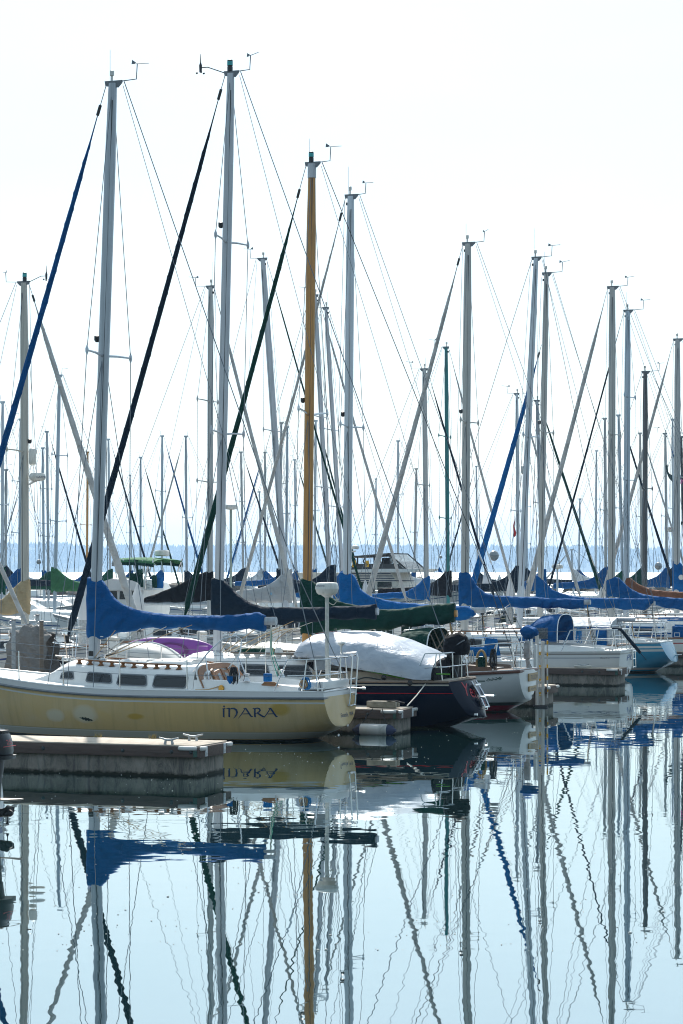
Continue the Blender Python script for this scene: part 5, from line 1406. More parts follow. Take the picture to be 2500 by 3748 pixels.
for y in (-.35, -.7): mb.tube([(ys_ + .05, y, Eb.dz(ys_) + .55), (ys_ - .06, y, Eb.dz(ys_)), (ys_ - .08, y, .45)], .016, 6)
for z in (.48, .72, .95): mb.tube([(ys_ - .07, -.35, z), (ys_ - .07, -.7, z)], .016, 6)
Eb.part('boarding_ladder', mb, STEEL)
Eb.part('stern_bumper', MB().box((ys_ + .0, -.1, .46), (.08, .5, .05), 0, .02), PLASTIC)
tag(MB().tube([d3.location + Vector((math.cos(a) * .22 * (1 + .05 * k) - .95, math.sin(a) * .16 + .5, .53 + .012 * k)) for k in range(4) for a in [2 * pi * i / 14 for i in range(14)]], .012, 5).obj('coiled_line', ROPEW, None), 'white line coiled on the concrete dock by the PIS transom', 'rope')

# raked bare mast with the white cockpit tent
Fb = sail('white sloop with a raked bare mast and white boom tent over its cockpit', 1900, 76.6, (1962, 945), hull=WGREY, sp=(.52,), mast=ALU, fa=.10, det=1, spx=(2262, .9), lines=True, boom=pz(2268, 76.6))
rings = []
xa, xb = Fb.L(2050, 2300, .9)[0], Fb.L(2236, 2300, .9)[0]; zr0, zr1 = Fb.L(2075, 2259, 0)[1], Fb.L(2225, 2263, 0)[1]
for i in range(13):
    u = i / 12; x = lerp(xa, xb, u); zr = lerp(zr0, zr1, u); ze = Fb.L(2120, 2358, 1.0)[1]
    rings.append([Vector((x + .02 * math.sin(i * 2.3), 1.02 * p, lerp(ze, zr, q))) for p, q in ((1.04, 0), (1.03, .45), (1.0, .62), (.62, .88), (.12, 1.0), (-.12, 1.0), (-.62, .88), (-1.0, .62), (-1.04, 0))])
mb = MB().loft(rings, False); mb.f.append(tuple(12 * 9 + j for j in range(9))); mb.f.append(tuple(range(8, -1, -1)))
tn = Fb.part('cockpit_tent', mb, WHITEC, None, 40)
Fb.part('blue_trim_band', MB().tube([r[2] + Vector((0, .02, .02)) for r in rings], .03, 6), BLUE, tn)
x0_, x1_ = Fb.L(2182, 2330, 1.05)[0], Fb.L(2222, 2330, 1.05)[0]; zt_, zl_ = Fb.L(2200, 2300, 1.05)[1], Fb.L(2200, 2372, 1.05)[1]
Fb.part('blue_side_panel', MB().box(((x0_ + x1_) / 2, 1.09, (zt_ + zl_) / 2), (abs(x0_ - x1_), .05, zt_ - zl_), 0, .02), BLUE2, tn)

# light blue sloop with the sloping transom
Gb = sail('light blue sloop with white stripes and a steep sloping transom', 1976, 80.4, (2000, 1002), hull=LBLUE, deck=WHITE, sp=(.55,), mast=ALU, fa=.10, lat=.08, furl=BLUE2, fr=.12, frac=.80, det=2, boom=(2398, 2208), covhw=.16, seed=4, B=2.9, spx=(2417, .85), tip=2472, bow=3.0, sh=(1.2, .95, .98), stripe=WHITE, tr=.64, zt=.3 if False else .34, ft1=.96,
     cover=(BLUE, [(1962, 2106, 2222), (1976, 2106, 2222), (1984, 2117, 2222), (2000, 2135, 2222), (2024, 2160, 2222), (2057, 2172, 2223), (2100, 2182, 2223), (2148, 2187, 2224), (2264, 2189, 2228), (2330, 2190, 2232), (2362, 2190, 2232), (2392, 2190, 2208)]))
put_text('transom_mark', 'X', transom_fn(Gb, -.25, -.4, .45, .6), STEEL, Gb.hullo)
Gb.part('mooring_horn', MB().tube([transom_fn(Gb, -.3, -.3, .55, .55)(0, 0), transom_fn(Gb, -.3, -.3, .57, .57, .22)(0, 0)], .02, 6), STEEL)

Hb = sail('white sloop with padded blue lifelines and blue sail cover, at the right edge', 2238, 86.5, (2241, 1052), hull=WRED, sp=(.56,), mast=ALUD, fa=.13, lat=.09, furl=SAILW, fr=.11, det=1, boom=(2640, 2215), covhw=.17, seed=6,
     cover=(BLUE, [(2219, 2128, 2187), (2230, 2116, 2187), (2245, 2110, 2187), (2266, 2112, 2190), (2279, 2128, 2193), (2309, 2156, 2200), (2342, 2172, 2206), (2381, 2179, 2212), (2457, 2187, 2228), (2500, 2190, 2234), (2620, 2192, 2234)]))
for px0, py0, px1, py1 in ((2255, 2295, 2440, 2297), (2250, 2328, 2440, 2327), (2340, 2284, 2520, 2290), (2338, 2317, 2520, 2319), (2345, 2271, 2530, 2269), (2410, 2262, 2560, 2262)):
    y = 1.3 if py0 > 2290 else -1.2
    Hb.part('padded_lifeline', MB().tube([Lp(Hb, px0, py0, y), Lp(Hb, px1, py1, y)], .035, 6), BLUE)
bg_ = Hb.part('blue_lifesling_bag', MB().box(Lp(Hb, 2480, 2323, 1.35), (.42, .14, .60), 0, .05), BLUE)
p = Lp(Hb, 2480, 2323, 1.35)
Hb.part('bag_label', MB().box(p + Vector((0, .078, 0)), (.2, .004, .15)), WHITE, bg_); Hb.part('bag_label_bar', MB().box(p + Vector((0, .082, 0)), (.16, .004, .11)), BLUE, bg_)
Ib = sail('sloop with a rust brown sail cover near the right edge', 2292, 92.5, (2298, 1138), hull=CREAM, sp=(.45, .72), mast=ALUD, fa=.12, lat=.085, furl=NAVY, fr=.05, det=1, boom=(2660, 2195), covhw=.16, seed=8, head=2,
     cover=(BROWN, [(2286, 2112, 2186), (2296, 2110, 2186), (2306, 2112, 2186), (2317, 2123, 2186), (2337, 2138, 2186), (2381, 2156, 2186), (2432, 2163, 2186), (2500, 2166, 2190), (2640, 2168, 2192)]))
Jb = sail('sloop with a dark grey mast near the right edge', 2360, 100, (2362, 1362), hull=DGRN, sp=(.52,), mast=DARKSPAR, fa=.11, lat=.09, det=1, cover=None, boom=1.9)
Kb = sail('sloop whose mast and round-badged blue cover touch the right edge', 2477, 101, (2480, 1243), hull=WBLUE, sp=(.5,), mast=ALU, fa=.13, lat=.1, furl=SAILW, fr=.10, det=1, cover=BLUE2, boom=2.6)
Kb.part('cover_badge', MB().lathe([(.11, 0), (.11, .01)], (-.22, .15, pz(2113, 101)), 16, 'y'), PLASTIC, Kb.covo)
Lb = sail('dark-masted sloop just beyond the right edge mast', 2512, 109, (2492, 1600), hull=DGRN, sp=(.5,), mast=M('black_spar', (.02, .025, .03), .5), fa=.06, lat=.06, det=1, cover=BLUE, boom=2.5)

# ================================================================== second row (bows to the right, across the walkway)
r2 = lambda *a, **k: sail(*a, row=2, **k)
R0 = r2('white sloop whose plain bow pokes in at the left edge', -420, 62.5, (-440, 1100), hull=WBLUE, det=1, bow=4.55, furl=SAILW)
R1 = r2('sloop with a tan sail cover and a radome on its cream mast, at left', 92, 70, (88, 1035), hull=WGREY, sp=(.52,), mast=ALUC, fa=.12, lat=.085, furl=SAILW, fr=.12, det=2, boom=(-190, 2246), covhw=.15, head=1, bow=3.9,
     cover=(TAN, [(108, 2120, 2247), (98, 2119, 2247), (84, 2122, 2247), (66, 2137, 2248), (40, 2163, 2249), (14, 2190, 2249), (-15, 2203, 2250), (-60, 2210, 2252), (-160, 2214, 2254)]))
zr = R1.L(142, 1760, 0)[1]
po = R1.part('radome_bracket', MB().tube([(.12, 0, zr - .10), (.30, 0, zr - .02), (.36, 0, zr)], .03, 8).box((.36, 0, zr), (.3, .2, .02)), WHITE, R1.masto)
rd = R1.part('radar_dome', MB().lathe([(.12, .01), (.2, .02), (.235, .08), (.24, .12), (.225, .19), (.19, .225), (.001, .235)], (.40, 0, zr), 28), PLASTIC, po)
def gar(a, b): an = math.radians(-70 + 80 * a); r = .2415; return Vector((.40 + r * math.cos(an), r * math.sin(an), zr + .075 + .06 * b))
put_text('lettering', 'GARMIN', gar, INK, rd)
z0_, z1_ = R1.L(115, 1704, 0)[1], R1.L(115, 1638, 0)[1]
R1.part('radar_reflector', MB().lathe([(.02, 0), (.09, .03), (.105, .08), (.105, z1_ - z0_ - .08), (.09, z1_ - z0_ - .03), (.02, z1_ - z0_)], (.24, 0, z0_), 16), PLASTIC, R1.masto)
R2 = r2('sloop with a tall black sail cover, left of centre', 768, 84, (771, 1050), hull=WGREY, sp=(.42, .66), mast=ALUD, fa=.10, lat=.08, furl=SAILW, fr=.09, det=1, boom=(500, 2208), covhw=.16, head=2,
     cover=(BLACKC, [(780, 2090, 2202), (770, 2089, 2202), (756, 2090, 2202), (735, 2098, 2203), (700, 2117, 2203), (640, 2146, 2204), (580, 2171, 2204), (530, 2188, 2205)]))
R3 = r2('sloop with a plain grey sail cover and a tall left-leaning mast', 1052, 93, (962, 948), hull=WRED, sp=(.52,), mast=ALUW, fa=.125, lat=.09, furl=DGREEN, fr=.05, det=1, boom=(850, 2200), covhw=.15, head=2,
     cover=(GREYC, [(1068, 2081, 2206), (1058, 2081, 2206), (1045, 2090, 2206), (1030, 2102, 2205), (1012, 2121, 2205), (985, 2140, 2205), (950, 2152, 2206), (900, 2158, 2205), (866, 2162, 2190)]))
R3.part('maker_badge', MB().lathe([(.05, 0), (.05, .008)], (-.62, -.152, pz(2173, 93)), 16, 'y'), M('pale_blue_badge', (.25, .45, .6), .5), R3.covo)
R4 = r2('sloop with a left-leaning mast just right of the wooden mast', 1214, 98, (1153, 1082), hull=DGRN, sp=(.40, .62), mast=ALUW, fa=.10, lat=.07, furl=SAILW, fr=.07, det=1, cover=NAVY, boom=2.55)
R5 = r2('sloop with a hook-topped leaning mast behind the fourth blue cover', 1262, 102, (1193, 1128), hull=WBLUE, sp=(.35, .6), mast=ALUW, fa=.09, furl=None, det=1, cover=BLUE, boom=2.3)
R6 = r2('sloop with blue cover and an ivory mast between the two crossing furled sails', 1562, 110, (1553, 1352), hull=WBLUE, sp=(.52,), mast=ALUD, fa=.115, lat=.09, furl=NAVY, fr=.07, det=1, boom=(1340, 2178), covhw=.16,
     cover=(BLUE2, [(1573, 2106, 2199), (1564, 2105, 2199), (1554, 2112, 2199), (1543, 2126, 2197), (1520, 2147, 2192), (1490, 2164, 2190), (1440, 2168, 2190), (1400, 2170, 2192), (1365, 2174, 2186)]))
R7 = r2('sloop with a slim teal painted mast', 1640, 112, (1633, 1272), hull=DGRN, sp=(.35, .66), mast=TEALSPAR, fa=.095, lat=.075, furl=SAILW, fr=.075, det=1, cover=BLACKC, boom=2.3)
R8 = r2('sloop with a radar reflector high on its mast behind the red burgee', 1898, 123, (1892, 1442), hull=WGREY, sp=(.45,), mast=ALU, fa=.09, furl=SAILW, fr=.085, det=1, cover=NAVY, boom=2.4)
z0_, z1_ = R8.L(1908, 1735, 0)[1], R8.L(1908, 1703, 0)[1]
R8.part('radar_reflector', MB().lathe([(.02, 0), (.1, .04), (.1, z1_ - z0_ - .04), (.02, z1_ - z0_)], (.24, 0, z0_), 12), PLASTIC, R8.masto)
R9 = r2('sloop with a dark furled headsail behind the two tall leaning masts', 1988, 127, (1966, 1467), hull=WBLUE, sp=(.5,), mast=ALUD, fa=.10, furl=DGREEN, fr=.10, det=1, cover=BLUE, boom=2.4)
R10 = r2('sloop with a stout grey mast just left of the brown-covered boat', 2218, 141, (2214, 1532), hull=WGREY, sp=(.5,), mast=ALUD, fa=.09, furl=None, det=0, cover=BLUE, boom=2.4)
R11 = r2('sloop with a forward-leaning furled navy sail behind the dark grey mast', 2280, 144, (2264, 1520), hull=WRED, sp=(.5,), mast=ALUD, fa=.09, furl=NAVY, fr=.09, det=0, cover=GREEN, boom=2.4)
R12 = r2('sloop with a thin pale mast left of the red-lettered radome', 2350, 150, (2343, 1586), hull=WBLUE, sp=(.5,), mast=ALU, fa=.08, furl=SAILW, fr=.08, det=0, cover=DGREEN, boom=2.4)
R13 = r2('sloop carrying a white radome with red lettering near the right edge', 2442, 156, (2435, 1587), hull=WGREY, sp=(.5,), mast=ALU, fa=.09, furl=BLUE, fr=.08, det=1, cover=BLUE, boom=2.4)
zr = R13.L(2450, 1948, 0)[1]
rd = R13.part('radar_dome', MB().lathe([(.12, 0), (.22, .02), (.30, .10), (.32, .14), (.32, .30), (.30, .33), (.001, .34)], (.32, 0, zr), 24), PLASTIC, R13.masto)
put_text('lettering', 'JRC', lambda a, b: Vector((.32 + .322 * math.cos(math.radians(-125 + 70 * a)), .322 * math.sin(math.radians(-125 + 70 * a)), zr + .16 + .11 * b)), INKR, rd)
R14 = r2('sloop with a thin mast close beside the right edge mast', 2464, 163, (2462, 1535), hull=WBLUE, sp=(.5,), mast=ALU, fa=.08, det=0, cover=NAVY, boom=2.4)

# ================================================================== farther rows across the next fairways
far = [ # px base, px top, py top, D, row, spar, cover, furl, label
 (8, 10, 1472, 122, 2, ALU, GREEN, None, 'far sloop with a green cover at the very left edge'),
 (70, 76, 1535, 140, 2, ALU, BLUE, None, 'far sloop whose thin mast stands just left of the cream mast'),
 (20, 22, 1720, 150, 1, ALU, NAVY, None, 'far sloop with the shortest mast at the left edge'),
 (178, 172, 1580, 150, 2, ALUD, GREEN, NAVY, 'far sloop with a green-covered boom right of the radome'),
 (162, 156, 1640, 158, 1, ALU, BLUE, None, 'far sloop with a short mast immediately right of the radome'),
 (200, 218, 1375, 112, 1, ALU, PGREEN, None, 'tall pale mast sloop between the radome and the yellow sloop mast'),
 (318, 321, 1655, 165, 2, SPRUCE, BLUE, None, 'far sloop with a short varnished mast half behind the yellow sloop mast'),
 (404, 397, 1608, 160, 2, ALU, GREEN, NAVY, 'far sloop with a mast between the yellow sloop mast and its neighbour sail'),
 (514, 515, 1674, 180, 2, ALU, GREEN, DGREEN, 'far sloop with a stubby mast rising behind the green cruiser'),
 (592, 594, 1596, 158, 2, ALU, BLUE, BLUE, 'far sloop with a slim mast rising right of the green cruiser'),
 (684, 680, 1597, 155, 1, ALUD, NAVY, SAILW, 'far sloop with a thick tapered mast left of the black sail cover'),
 (892, 882, 1655, 166, 2, ALUD, NAVY, NAVY, 'far sloop with a mast and blue furled sail right of the white mast'),
 (971, 970, 1656, 174, 1, ALU, BLUE, BLUE2, 'far sloop with a bright blue furled sail left of the leaning mast'),
 (1022, 1030, 1548, 146, 1, ALU, NAVY, None, 'far sloop with a slender mast close behind the leaning mast'),
 (1046, 1052, 1563, 150, 2, ALU, BLUE, None, 'far sloop with a mast just right of the leaning mast'),
 (1084, 1079, 1683, 190, 2, ALU, BLUE, DGREEN, 'far sloop with a short mast left of the wooden mast'),
 (1150, 1156, 1540, 150, 2, ALU, BLUE, DGREEN, 'far sloop with a mast directly right of the wooden mast'),
 (1457, 1457, 1614, 165, 1, ALU, WHITEC, None, 'far sloop with a white cover beside the big motor yacht'),
 (1514, 1524, 1716, 176, 2, ALU, BLUE, None, 'far sloop with the short mast right of the big motor yacht'),
 (1925, 1930, 1690, 190, 1, ALU, NAVY, None, 'far sloop with a short mast hidden by the raked mast'),
 (2100, 2092, 2012, 190, 1, ALU, WHITEC, SAILW, 'far catamaran-like boat with a low white boom right of the blue covers'),
 (2180, 2183, 1650, 200, 1, ALU, WHITEC, None, 'far sloop with a faint mast left of the stout grey mast'),
]
for i, (pb, pt, py, D, row, sp_, cv, fu, lab) in enumerate(far):
    sail(lab, pb, D, (pt, py), row=row, hull=HULLS[i % 5], sp=(.38, .66) if i % 2 else (.5,), mast=sp_, fa=.085, lat=.07, cover=cv, covhw=.14, furl=fu, fr=.085, det=0, boom=2.3 + .1 * (i % 3), head=2)
rr = random.Random(21)
for i in range(6):
    px = 120 + i * 400 + rr.uniform(-60, 60); D = rr.uniform(205, 245); zt = rr.uniform(9.5, 13)
    sail('distant sloop with a bare thin mast, hazy among the farthest boats', px, D, (px + rr.uniform(-6, 6), HY - (zt - H) / D * F), row=rr.choice((1, 2)), hull=HULLS[i % 5], sp=(.5,), mast=ALU, fa=.08, lat=.07, cover=rr.choice((BLUE, GREEN, NAVY, WHITEC)), furl=rr.choice((None, NAVY, SAILW)), fr=.09, det=0, boom=2.3, group='hazy sloops in the farthest row')

# ------------------------------------------------------------------ motor boats
def motor_yacht():
    D = 148; e_px = 1400
    b = Boat('big white flybridge motor yacht with yellow P signs hanging inside its canopy', e_px, D, 2, name='motor_yacht', cat='motor yacht', bow=5.2, stern=-6.0, B=4.4, tr=.92, sh=(2.1, 1.5, 1.4), rb=1.6, rs=.1, zt=.1, det=1)
    b.hull(H_('white_yacht_hull', (.64, .63, .6), [('sd', .2, .26, (.03, .05, .12))], .25)); b.rail('gunwale', GREYTRIM, 0, .02, .04)
    def blk(name, pts, w, mat, par=None, y0=None):
        y0 = w if y0 is None else y0
        return b.part(name, MB().prism([Vector((x, -w, z)) for x, z in pts], (0, w + y0, 0)), mat, par, 20)
    Z = lambda py: pz(py, D); Xl = lambda px: (px - e_px) / F * D / math.cos(TH)
    blk('deckhouse', [(-4.6, 1.5), (2.0, 1.6), (1.2, Z(2095)), (-4.9, Z(2095))], 1.75, M('cream_house', (.60, .57, .50), .4))
    for k in range(5):
        x = -4.2 + k * 1.12; blk('window', [(x, 1.95), (x + .95, 1.95), (x + .9, 2.65), (x, 2.65)], 1.765, GLASS)
    for k in range(4): blk('side_stripe', [(-1.6 + k * .1, Z(2098) - .14 * k), (1.1 + k * .12, Z(2098) - .14 * k), (1.15 + k * .12, Z(2098) - .14 * k - .05), (-1.6 + k * .1, Z(2098) - .14 * k - .05)], 1.77, NAVYP)
    blk('flybridge_deck', [(Xl(1290), Z(2095)), (Xl(1545), Z(2095)), (Xl(1575), Z(2082)), (Xl(1440), Z(2082)), (Xl(1290), Z(2086))], 2.0, WHITE)
    blk('flybridge_coaming', [(Xl(1322), Z(2086)), (Xl(1518), Z(2084)), (Xl(1480), Z(2064)), (Xl(1326), Z(2064))], 1.8, M('dark_coaming', (.025, .03, .035), .2))
    blk('windscreen', [(Xl(1518), Z(2084)), (Xl(1520), Z(2083)), (Xl(1457), Z(2027)), (Xl(1450), Z(2027)), (Xl(1470), Z(2066))], 1.7, CLEAR)
    blk('canopy_top', [(Xl(1297), Z(2038)), (Xl(1400), Z(2030)), (Xl(1458), Z(2025)), (Xl(1456), Z(2031)), (Xl(1400), Z(2036)), (Xl(1300), Z(2042))], 1.9, M('canopy_brown', (.09, .08, .07), .8))
    fr = MB()
    for s_ in (1, -1):
        for pts in ([(1300, 2040), (1294, 2055), (1312, 2073), (1326, 2075)], [(1345, 2036), (1345, 2066)], [(1405, 2033), (1405, 2064)], [(1420, 2033), (1432, 2066)], [(1458, 2028), (1520, 2083)]):
            b.part('canopy_pole', MB().tube([(Xl(a), s_ * 1.8, Z(c)) for a, c in pts], .05, 6), BLACKP)
    for px in (1334, 1380):
        q = blk('sign', [(Xl(px) - .12, Z(2076)), (Xl(px) + .12, Z(2076)), (Xl(px) + .12, Z(2052)), (Xl(px) - .12, Z(2052))], 1.86, YELLOW, None, -1.84)
        put_text('lettering', 'P', lambda a, c, px=px: Vector((Xl(px) - .06 + .12 * a, -1.866, Z(2072) + (Z(2063) - Z(2072)) * c)), INKB, q)
    mb = MB(); mb.tube([(Xl(1288), 0, Z(2060)), (Xl(1284), 0, Z(2022))], .09, 8); mb.tube([(Xl(1281), 0, Z(2019)), (Xl(1302), 0, Z(2017))], .05, 6)
    b.part('radar_arch', mb, WHITE); b.part('radar_dome', MB().lathe([(.2, 0), (.24, .08), (.22, .2), (.001, .25)], (Xl(1300), 0, Z(2010)), 14), PLASTIC)
    b.part('helm_seat', MB().box((Xl(1416), 0, Z(2062)), (.5, .6, .7), 0, .08), BLACKP)
    b.stanchions([4, 2.6, 1.2, -.2], .75, x0=-1.6, x1=4.9, rw=.012, r=.02); b.part('anchor_roller', MB().box((5.1, 0, 2.15), (.6, .2, .12), 0, .02), STEEL)
motor_yacht()
def cruiser():
    D = 99; e_px = 530
    b = Boat('white cabin cruiser with a green canvas flybridge top', e_px, D, 2, name='cabin_cruiser', cat='cabin cruiser', bow=-0.2, stern=-0.3, B=3.4, tr=.9, sh=(1.5, 1.15, 1.1), rb=1.0, rs=.1, zt=.1, det=1)
    b.P['bow'] = 3.6; b.P['stern'] = -4.2
    # its bow points away to the left in the photograph
    b.e.rotation_euler.z += pi; b.P['bow'], b.P['stern'] = 4.2, -3.6
    b.hull(WGREY); b.rail('gunwale', GREYTRIM, 0, .02, .035)
    Z = lambda py: pz(py, D); Xl = lambda px: -(px - e_px) / F * D / math.cos(TH)
    def blk(name, pts, w, mat, par=None):
        return b.part(name, MB().prism([Vector((x, -w, z)) for x, z in pts], (0, 2 * w, 0)), mat, par, 20)
    blk('deckhouse', [(Xl(400), 1.1), (Xl(570), 1.1), (Xl(578), Z(2160)), (Xl(402), Z(2160))], 1.35, WHITE)
    for a, c in ((420, 448), (452, 480), (488, 528), (534, 566)): blk('window', [(Xl(a), Z(2192)), (Xl(c), Z(2192)), (Xl(c - 2), Z(2163)), (Xl(a + 2), Z(2163))], 1.37, GLASS)
    blk('flybridge', [(Xl(400), Z(2160)), (Xl(580), Z(2160)), (Xl(560), Z(2132)), (Xl(538), Z(2124)), (Xl(460), Z(2118)), (Xl(436), Z(2126))], 1.45, WHITE)
    rings = []
    for i in range(9):
        u = i / 8; x = Xl(lerp(463, 620, u)); zt = Z(2040 + 6 * (2 * u - 1) ** 2 + 4 * u)
        rings.append([Vector((x, 1.45 * math.copysign(abs(math.cos(a)) ** .5, math.cos(a)), zt - .18 + .2 * abs(math.sin(a)) ** .7)) for a in [pi * j / 10 for j in range(11)]])
    tp = b.part('canvas_top', MB().loft(rings, False), PGREEN, None, 60)
    for j, o_ in ((0, .01), (-1, -.01)): b.part('top_valance', MB().loft([[r[j] + Vector((0, o_, 0)), r[j] + Vector((0, o_, -.12))] for r in rings], False), DGREEN, tp)
    for a, c, t_, l_ in ((525, 530, 2050, 2100), (550, 560, 2050, 2100), (525, 577, 2098, 2148), (610, 628, 2105, 2150)): 
        b.part('canvas_side', MB().prism([Vector((Xl(a), 1.40, Z(t_))), Vector((Xl(c), 1.40, Z(t_))), Vector((Xl(c + 2), 1.40, Z(l_))), Vector((Xl(a + 3), 1.40, Z(l_)))], (0, .04, 0)), DGREEN, tp)
    fr = MB()
    for s_ in (1, -1):
        for pts in ([(466, 2050), (474, 2075), (478, 2115)], [(490, 2050), (486, 2090)], [(500, 2048), (522, 2070)], [(575, 2052), (580, 2100)], [(615, 2050), (622, 2148)], [(540, 2052), (548, 2095)], [(618, 2045), (600, 2095)]):
            b.part('canopy_pole', MB().tube([(Xl(a), s_ * 1.4, Z(c)) for a, c in pts], .03, 6), STEEL)
    mb = MB().lathe([(.25, 0), (.3, .05), (.3, .2), (.25, .25)], (Xl(595), 0, Z(2036)), 16); b.part('radar_dome', mb, PLASTIC)
    b.part('searchlight', MB().lathe([(.14, 0), (.16, .1), (.16, .25), (.1, .3)], (Xl(500), .3, Z(2126)), 12), PLASTIC)
    mb = MB()
    for a in (582, 612):
        mb.tube([(Xl(a), 1.2, Z(2105)), (Xl(a - 3), 1.2, Z(2155))], .025, 6)
    for z in (2110, 2125, 2140, 2152): mb.tube([(Xl(582), 1.2, Z(z)), (Xl(612), 1.2, Z(z))], .02, 6)
    b.part('flybridge_ladder', mb, STEEL)
    b.part('blue_drum', MB().lathe([(.2, 0), (.22, .1), (.22, .3), (.2, .42)], (Xl(603), .6, Z(2152)), 12), BLUE2)
cruiser()
# pole with a radome, mizzen style posts
def radar_post(px, D, pt, label, green=False):
    e = thing('radar_post', label, 'radar post', ((px - CX) / F * D, D, 0), 0)
    MB().tube([(0, 0, 1.0), (0, 0, pz(pt + 20, D))], .05, 8).obj('pole', ALU if not green else M('greenish_pole', (.3, .36, .32), .5, .2), e)
    MB().lathe([(.1, 0), (.26, .03), (.28, .12), (.24, .2), (.001, .22)], (0, 0, pz(pt + 20, D)), 16).obj('radar_dome', PLASTIC, e, 50)
    MB().box((0, 0, .5), (.3, .3, 1.0), 0, .03).obj('base', WHITE, e)
radar_post(2040, 118, 2062, 'white radar dome on a thin post right of the blue-covered masts')
radar_post(845, 96, 1846, 'pale radar scanner on a greenish post right of the white mast', True)
# small bits hung in the rigging
def reflector(px, py, D, r, label):
    e = thing('radar_reflector', label, 'radar reflector', W(px, py, D), .5, 'round radar reflectors hung in the rigging')
    MB().ball((0, 0, 0), r, 3, (1, .8, 1)).obj('reflector_ball', M('reflector_grey', (.30, .32, .33), .4, .4), e, 60)
    MB().lathe([(r * 1.02, -.008), (r * 1.06, 0), (r * 1.02, .008)], (0, 0, 0), 24).obj('seam_band', GREYTRIM, e)
    MB().tube([(0, 0, r), (.0, 0, r * 3.2)], .006, 4).obj('hanger', WIRE, e)
reflector(1808, 2034, 71.5, .155, 'largest grey radar reflector ball, right of the blue furled sail')
reflector(142, 2057, 88, .09, 'grey radar reflector ball at the far left over the water')
reflector(419, 2062, 90, .11, 'grey disc-like radar reflector left of the green cruiser')
reflector(2410, 2072, 98, .16, 'grey radar reflector ball near the right edge')
reflector(1614, 2039, 112, .07, 'small dark radar reflector left of the teal mast')
def flag(px, py, D, pts, mat, label):
    s_ = D / F; p = W(px, py, D)
    o = MB().prism([Vector((a * s_, .03 * math.sin(a * .4 + c * .2), -c * s_)) for a, c in pts], (0, .012, 0)).obj('burgee', mat, None, 0)
    o.location = p; tag(o, label, 'flag')
flag(1882, 1900, 120, [(0, 0), (3, 12), (2, 30), (8, 50), (6, 62), (-1, 67), (-3, 50), (-4, 25)], RED, 'limp red burgee hanging beside the raked mast')
flag(1608, 2074, 118, [(0, 0), (14, 24), (-6, 18)], BLUE2, 'small blue triangular pennant left of the teal mast')
flag(1774, 2068, 74, [(0, 0), (26, 50), (25, 68), (-9, 68)], WHITEC, 'stained white triangular flag beside the blue furled sail')
flag(1945, 2092, 112, [(0, 0), (4, 30), (-2, 44), (-20, 40)], M('cream_pennant', (.6, .52, .36), .8), 'cream pennant right of the raked mast')
flag(2492, 1750, 105, [(0, 0), (7, 8), (4, 22), (-2, 20)], M('pink_cloth', (.55, .15, .35), .8), 'small pink flag at the right edge')
flag(2436, 1705, 150, [(0, 0), (8, -6), (10, 22), (16, 30), (24, 34), (26, 60), (12, 44), (2, 20)], M('dark_flag_cloth', (.02, .05, .05), .8), 'ragged dark flag beside the right edge mast')
flag(1188, 1915, 99, [(0, 0), (8, 20), (2, 36), (-4, 18)], M('blue_white_flag', (.25, .42, .6), .8), 'small pale blue pennant right of the wooden mast')
# tarp over a dinghy at the left slip, orange kayak and other small craft seen between the rails
e = thing('covered_dinghy', 'folded grey tarp draped over a small dinghy between the left posts', 'covered dinghy', W(120, 2420, 58.6).xy.to_3d(), -.4)
mb = MB(); rings = []
for i in range(15):
    u = i / 14; x = lerp(-.55, .55, u); zt = 1.75 + .25 * math.sin(pi * u) + .05 * math.sin(u * 21)
    rings.append([Vector((x + .06 * math.sin(k * 1.9 + i), .38 * math.cos(a) * (1.15 - .3 * math.sin(a)) + .03 * math.sin(k * 2.6 + i * .7), .55 + (zt - .55) * abs(math.sin(a)) ** .6)) for k, a in enumerate([pi * j / 16 for j in range(17)])])
mb.loft(rings, False).obj('tarp', fabric('weathered_grey_tarp', (.22, .21, .20)), e, 60)
MB().box((0, 0, .5), (1.2, .9, .3), 0, .1).obj('dinghy_hull', WHITE, e)
def skiff(px, D, L_, label, mat, z0=0.0, cov=None, row=2):
    b = Boat(label, px, D, row, name='skiff', cat='skiff', bow=L_ / 2, stern=-L_ / 2, B=L_ * .4, tr=.8, sh=(.75, .5, .5), rb=.5, d=.2, zt=0, det=1)
    b.hull(mat); b.rail('gunwale', GREYTRIM, 0, .01, .03)
    b.part('thwart', MB().box((0, 0, .5), (.25, L_ * .36, .04)).box((-L_ * .25, 0, .5), (.25, L_ * .34, .04)), TEAK)
    if cov: b.part('boat_cover', MB().loft([[Vector((lerp(L_ * .4, -L_ * .48, u), L_ * .2 * math.cos(a), .5 + (.35 + .1 * math.sin(u * 5)) * math.sin(a))) for a in [pi * j / 8 for j in range(9)]] for u in [i / 8 for i in range(9)]], False), cov, None, 60)
    return b
skiff(130, 92, 3.6, 'small skiff under a bright orange cover left of the tan sail cover mast', WBLUE, 0, fabric('orange_canvas', (.70, .13, .02)))
skiff(1890, 96, 3.4, 'small boat under a red cover behind the blue dodger', WRED, 0, fabric('red_canvas', (.55, .02, .03)))
skiff(1800, 88, 3.6, 'small boat under a purple cover behind the long blue sail cover', WBLUE, 0, fabric('violet_canvas', (.20, .07, .30)))
